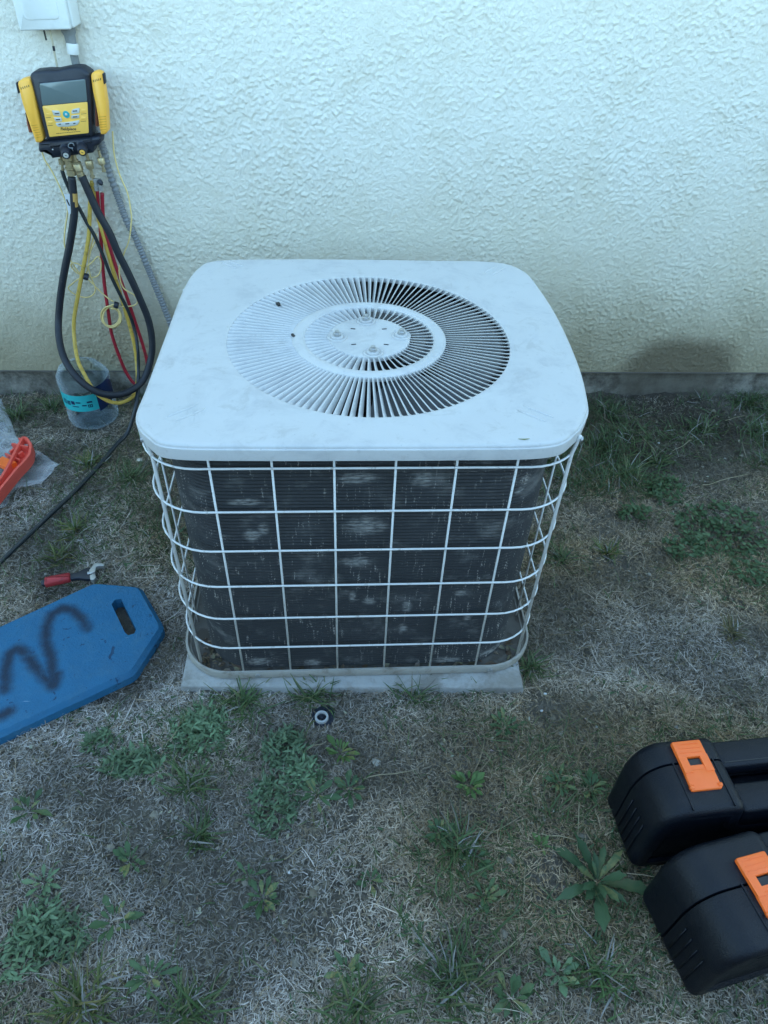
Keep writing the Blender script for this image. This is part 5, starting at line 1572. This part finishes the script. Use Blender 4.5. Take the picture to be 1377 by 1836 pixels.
for i, (x, y, s) in enumerate(P_tuft):
    if i == 28: x, y = -.66, 1.08
    tuft(x, min(y, 1.10), s, TL[i], 300 + i * 7, 2 if i == 26 else (1 if i in (17, 29, 12, 13, 11) else 0))

# broad-leaved weeds: each leaf a part
def leaf_mesh(name, lobes, wide, droop, col, seed):
    g = random.Random(seed)
    V, F, C = [], [], []
    st = 8
    for i in range(st + 1):
        t = i / st
        w = wide * (math.sin(math.pi * min(1, t * .93 + .07)) ** .75) * (.35 + .65 * t if t < .6 else 1) * .5
        if lobes: w *= 1 - .34 * (i % 2)
        if i == st: w = .006
        z = .55 * t * math.cos(droop * t) - .30 * droop * t * t
        k = .80 if False else 1
        for v in (-1, 0, 1):
            V.append((t, v * w, z * .5 + (.28 * w if v else 0) + g.uniform(-.012, .012)))
            q = 1.18 if v == 0 else 1.0
            C.append((col[0] * q * g.uniform(.9, 1.1), col[1] * q * g.uniform(.92, 1.08), col[2] * q, 1))
    for i in range(st):
        for k in range(2):
            F.append((i * 3 + k, (i + 1) * 3 + k, (i + 1) * 3 + k + 1, i * 3 + k + 1))
    return mesh_data(name, V, F, LEAFPART, True, C)
LM = {}
for key, (lob, wide, droop, col) in dict(
        dark=(False, .40, .9, (.036, .090, .036)), lobed=(True, .42, .7, (.048, .108, .048)), long=(True, .33, 1.1, (.030, .082, .036)), lime=(False, .42, .8, (.060, .128, .032)), pale=(False, .36, .8, (.10, .18, .095))).items():
    LM[key] = [leaf_mesh('leaf', lob, wide * f, droop * d, col, j) for j, (f, d) in enumerate(((1, 1), (.85, 1.3), (1.15, .6)))]
def weed(x, y, size, n, key, label, seed, stem=0.0, cat='weed'):
    g = random.Random(seed)
    z = float(ground_z(x, y)) + .002
    t = thing('broadleaf_weed', label, cat, (x, y, z), 0, 'broad leaved weeds in the lawn')
    if size < .09: n = int(n * 1.5)
    for i in range(n):
        f = i / max(1, n - 1)
        o = link('leaf', LM[key][g.randrange(3)], t)
        s = size * (.74 if size < .09 else .95) * g.uniform(.6, 1.2) * (1 - .55 * f)
        o.scale = (s, s * g.uniform(.85, 1.2), s)
        o.rotation_euler = (g.uniform(-.25, .25), -.75 * f - g.uniform(0, .12), i * 2.399 + g.uniform(-.35, .35))
        r = size * (.05 if size > .09 else g.uniform(.03, .30))
        a = o.rotation_euler[2]
        o.location = (r * math.cos(a), r * math.sin(a), .004 + f * size * .12 + stem * f)
    if stem:
        V, F = tube([(0, 0, -.004), (.002, 0, stem + size * .1)], .0016, 5)
        obj('stem', V, F, LEAF, t, smooth=True, local=True, cols=[(.09, .12, .05, 1)] * len(V))
WL = [(.042, 14, 'dark', 'dark green leafy weed right of the pale weed patch in front of the slab'), (.050, 11, 'lobed', 'upright weed with lobed leaves between the two front weed patches', .03), (.046, 13, 'lime', 'bright green weed just below and right of the sprinkler head'), (.044, 14, 'lime', 'leafy weed in the middle of the lawn below the slab right half'),
      (.048, 13, 'dark', 'broad leaved weed touching the dark grass tuft in the middle foreground'), (.034, 9, 'dark', 'small weed alone in the grey thatch in the centre foreground'), (.032, 11, 'lobed', 'small weed in the thatch between the bare soil and the big spiky tuft'), (.046, 13, 'dark', 'dark weed on the left of centre, nearest the grey thatch'),
      (.050, 14, 'lobed', 'weed below the slab right front corner'), (.042, 12, 'lobed', 'weed left of the farther tool case, left one of a row'), (.046, 13, 'dark', 'weed next to the farther tool case, right one of a row'), (.026, 9, 'lime', 'tiny yellow green weed left of the large rosette'),
      (.098, 17, 'long', 'large rosette weed with long toothed leaves beside the nearer tool case'), (.042, 10, 'pale', 'pale green weed near the bottom, below the large rosette'), (.055, 12, 'dark', 'dark weed at the bottom edge right of the spiky tuft'), (.038, 10, 'dark', 'weed with a few leaves above the spiky tuft at the bottom'),
      (.040, 12, 'lobed', 'weed near the bottom centre, below the bare soil'), (.058, 10, 'dark', 'flat weed near the left edge below the blue pad'), (.052, 9, 'dark', 'flat weed in the lower left lawn with large leaves'), (.046, 11, 'lobed', 'grey green weed in the lower left lawn near the bottom'),
      (.032, 9, 'lobed', 'small weed just above the dark weed left of centre'), (.048, 12, 'lobed', 'weed mixed with grass in the lower middle right lawn'), (.040, 10, 'pale', 'pale weed near the left edge of the lower lawn'), (.042, 10, 'dark', 'dim weed in the lower left lawn above the large leaved one'),
      (.038, 12, 'dark', 'weed at the lower left edge of the clover patch'), (.040, 9, 'pale', 'pale long leaved weed beside the wide weed clump under the blue pad')]
for i, (p, w) in enumerate(zip(P_weed, WL)):
    weed(p[0], p[1], w[0], w[1], w[2], w[3], 600 + i * 5, w[4] if len(w) > 4 else 0.0)

# dense clumps of small pale leaves
def clump(x, y, rx, ry, n, label, seed, colr=(.135, .225, .12)):
    n = int(n * 1.9)
    g = np.random.default_rng(seed)
    r = np.sqrt(g.uniform(0, 1, n)); a = g.uniform(0, 6.28, n)
    xy = np.stack([x + rx * r * np.cos(a), y + ry * r * np.sin(a)], 1)
    cc = np.array([colr, np.array(colr) * .75, np.array(colr) * np.array([1.15, 1.1, 1.15])])
    c = cc[g.integers(0, 3, n)] * g.uniform(.6, 1.25, (n, 1))
    z = ground_z(xy[:, 0], xy[:, 1]) + .022 * (1 - r ** 2) * g.uniform(.3, 1, n)
    V, F, C = blades(n, xy, (.010, .022), (.0040, .0075), (0, 60), c, .6, z0=z, seed=seed + 1, seg=5)
    bz = float(ground_z(x, y))
    o = link('weed_clump', fast_mesh('weed_clump', V - np.array([[x, y, bz]]), F, LEAF, True, C))
    o.location = (x, y, bz)
    tag(o, label, 'weed clump', 'dense weed clumps in the lawn')
CL = [(.062, .060, 260, 'big round clump of pale lobed weeds in front of the slab left part'), (.060, .030, 150, 'wide low weed clump under the right end of the blue pad'), (.045, .045, 130, 'pale weed clump left of and below the sprinkler head'), (.050, .060, 170, 'long weed clump running down the centre foreground, lowest of its patch'),
      (.040, .030, 90, 'weed clump linking the two patches below the sprinkler head'), (.045, .040, 110, 'grey green weed clump in the lower left lawn, upper one of three'), (.045, .035, 100, 'grey green weed clump in the lower left lawn, right one of three'), (.040, .040, 90, 'weed clump at the lower left edge of the lawn'),
      (.020, .018, 34, 'tiny pale weed clump midway below the blue pad'), (.018, .016, 24, 'tiny weed clump right of the tiny pale one below the pad')]
for i, (p, c) in enumerate(zip(P_clump, CL)):
    clump(p[0], p[1], c[0], c[1], c[2], c[3], 800 + 3 * i)
# clover: one sheet of uncountable leaflets
VV, FF, CC = [], [], []
nb = 0
for i, ((x, y), (rx, ry, n)) in enumerate(zip(P_clover, ((.13, .105, 520), (.055, .06, 170), (.045, .035, 90), (.06, .05, 110), (.07, .045, 130)))):
    g = np.random.default_rng(900 + i)
    r = np.sqrt(g.uniform(0, 1, n)); a = g.uniform(0, 6.28, n)
    xy = np.stack([x + rx * r * np.cos(a), y + ry * r * np.sin(a)], 1)
    c = np.array([(.060, .125, .050), (.085, .155, .068), (.045, .10, .040)])[g.integers(0, 3, n)] * g.uniform(.8, 1.15, (n, 1))
    V, F, C = blades(n, xy, (.010, .018), (.007, .011), (0, 30), c, .3, z0=ground_z(xy[:, 0], xy[:, 1]) + g.uniform(.004, .022, n), seed=901 + i, seg=4)
    VV.append(V); FF.append(F + nb); CC.append(C); nb += len(V)
cl = link('clover', fast_mesh('clover', np.concatenate(VV), np.concatenate(FF), LEAF, True, np.concatenate(CC)))
tag(cl, 'patches of round leaved green clover right of the air conditioner', kind='stuff')
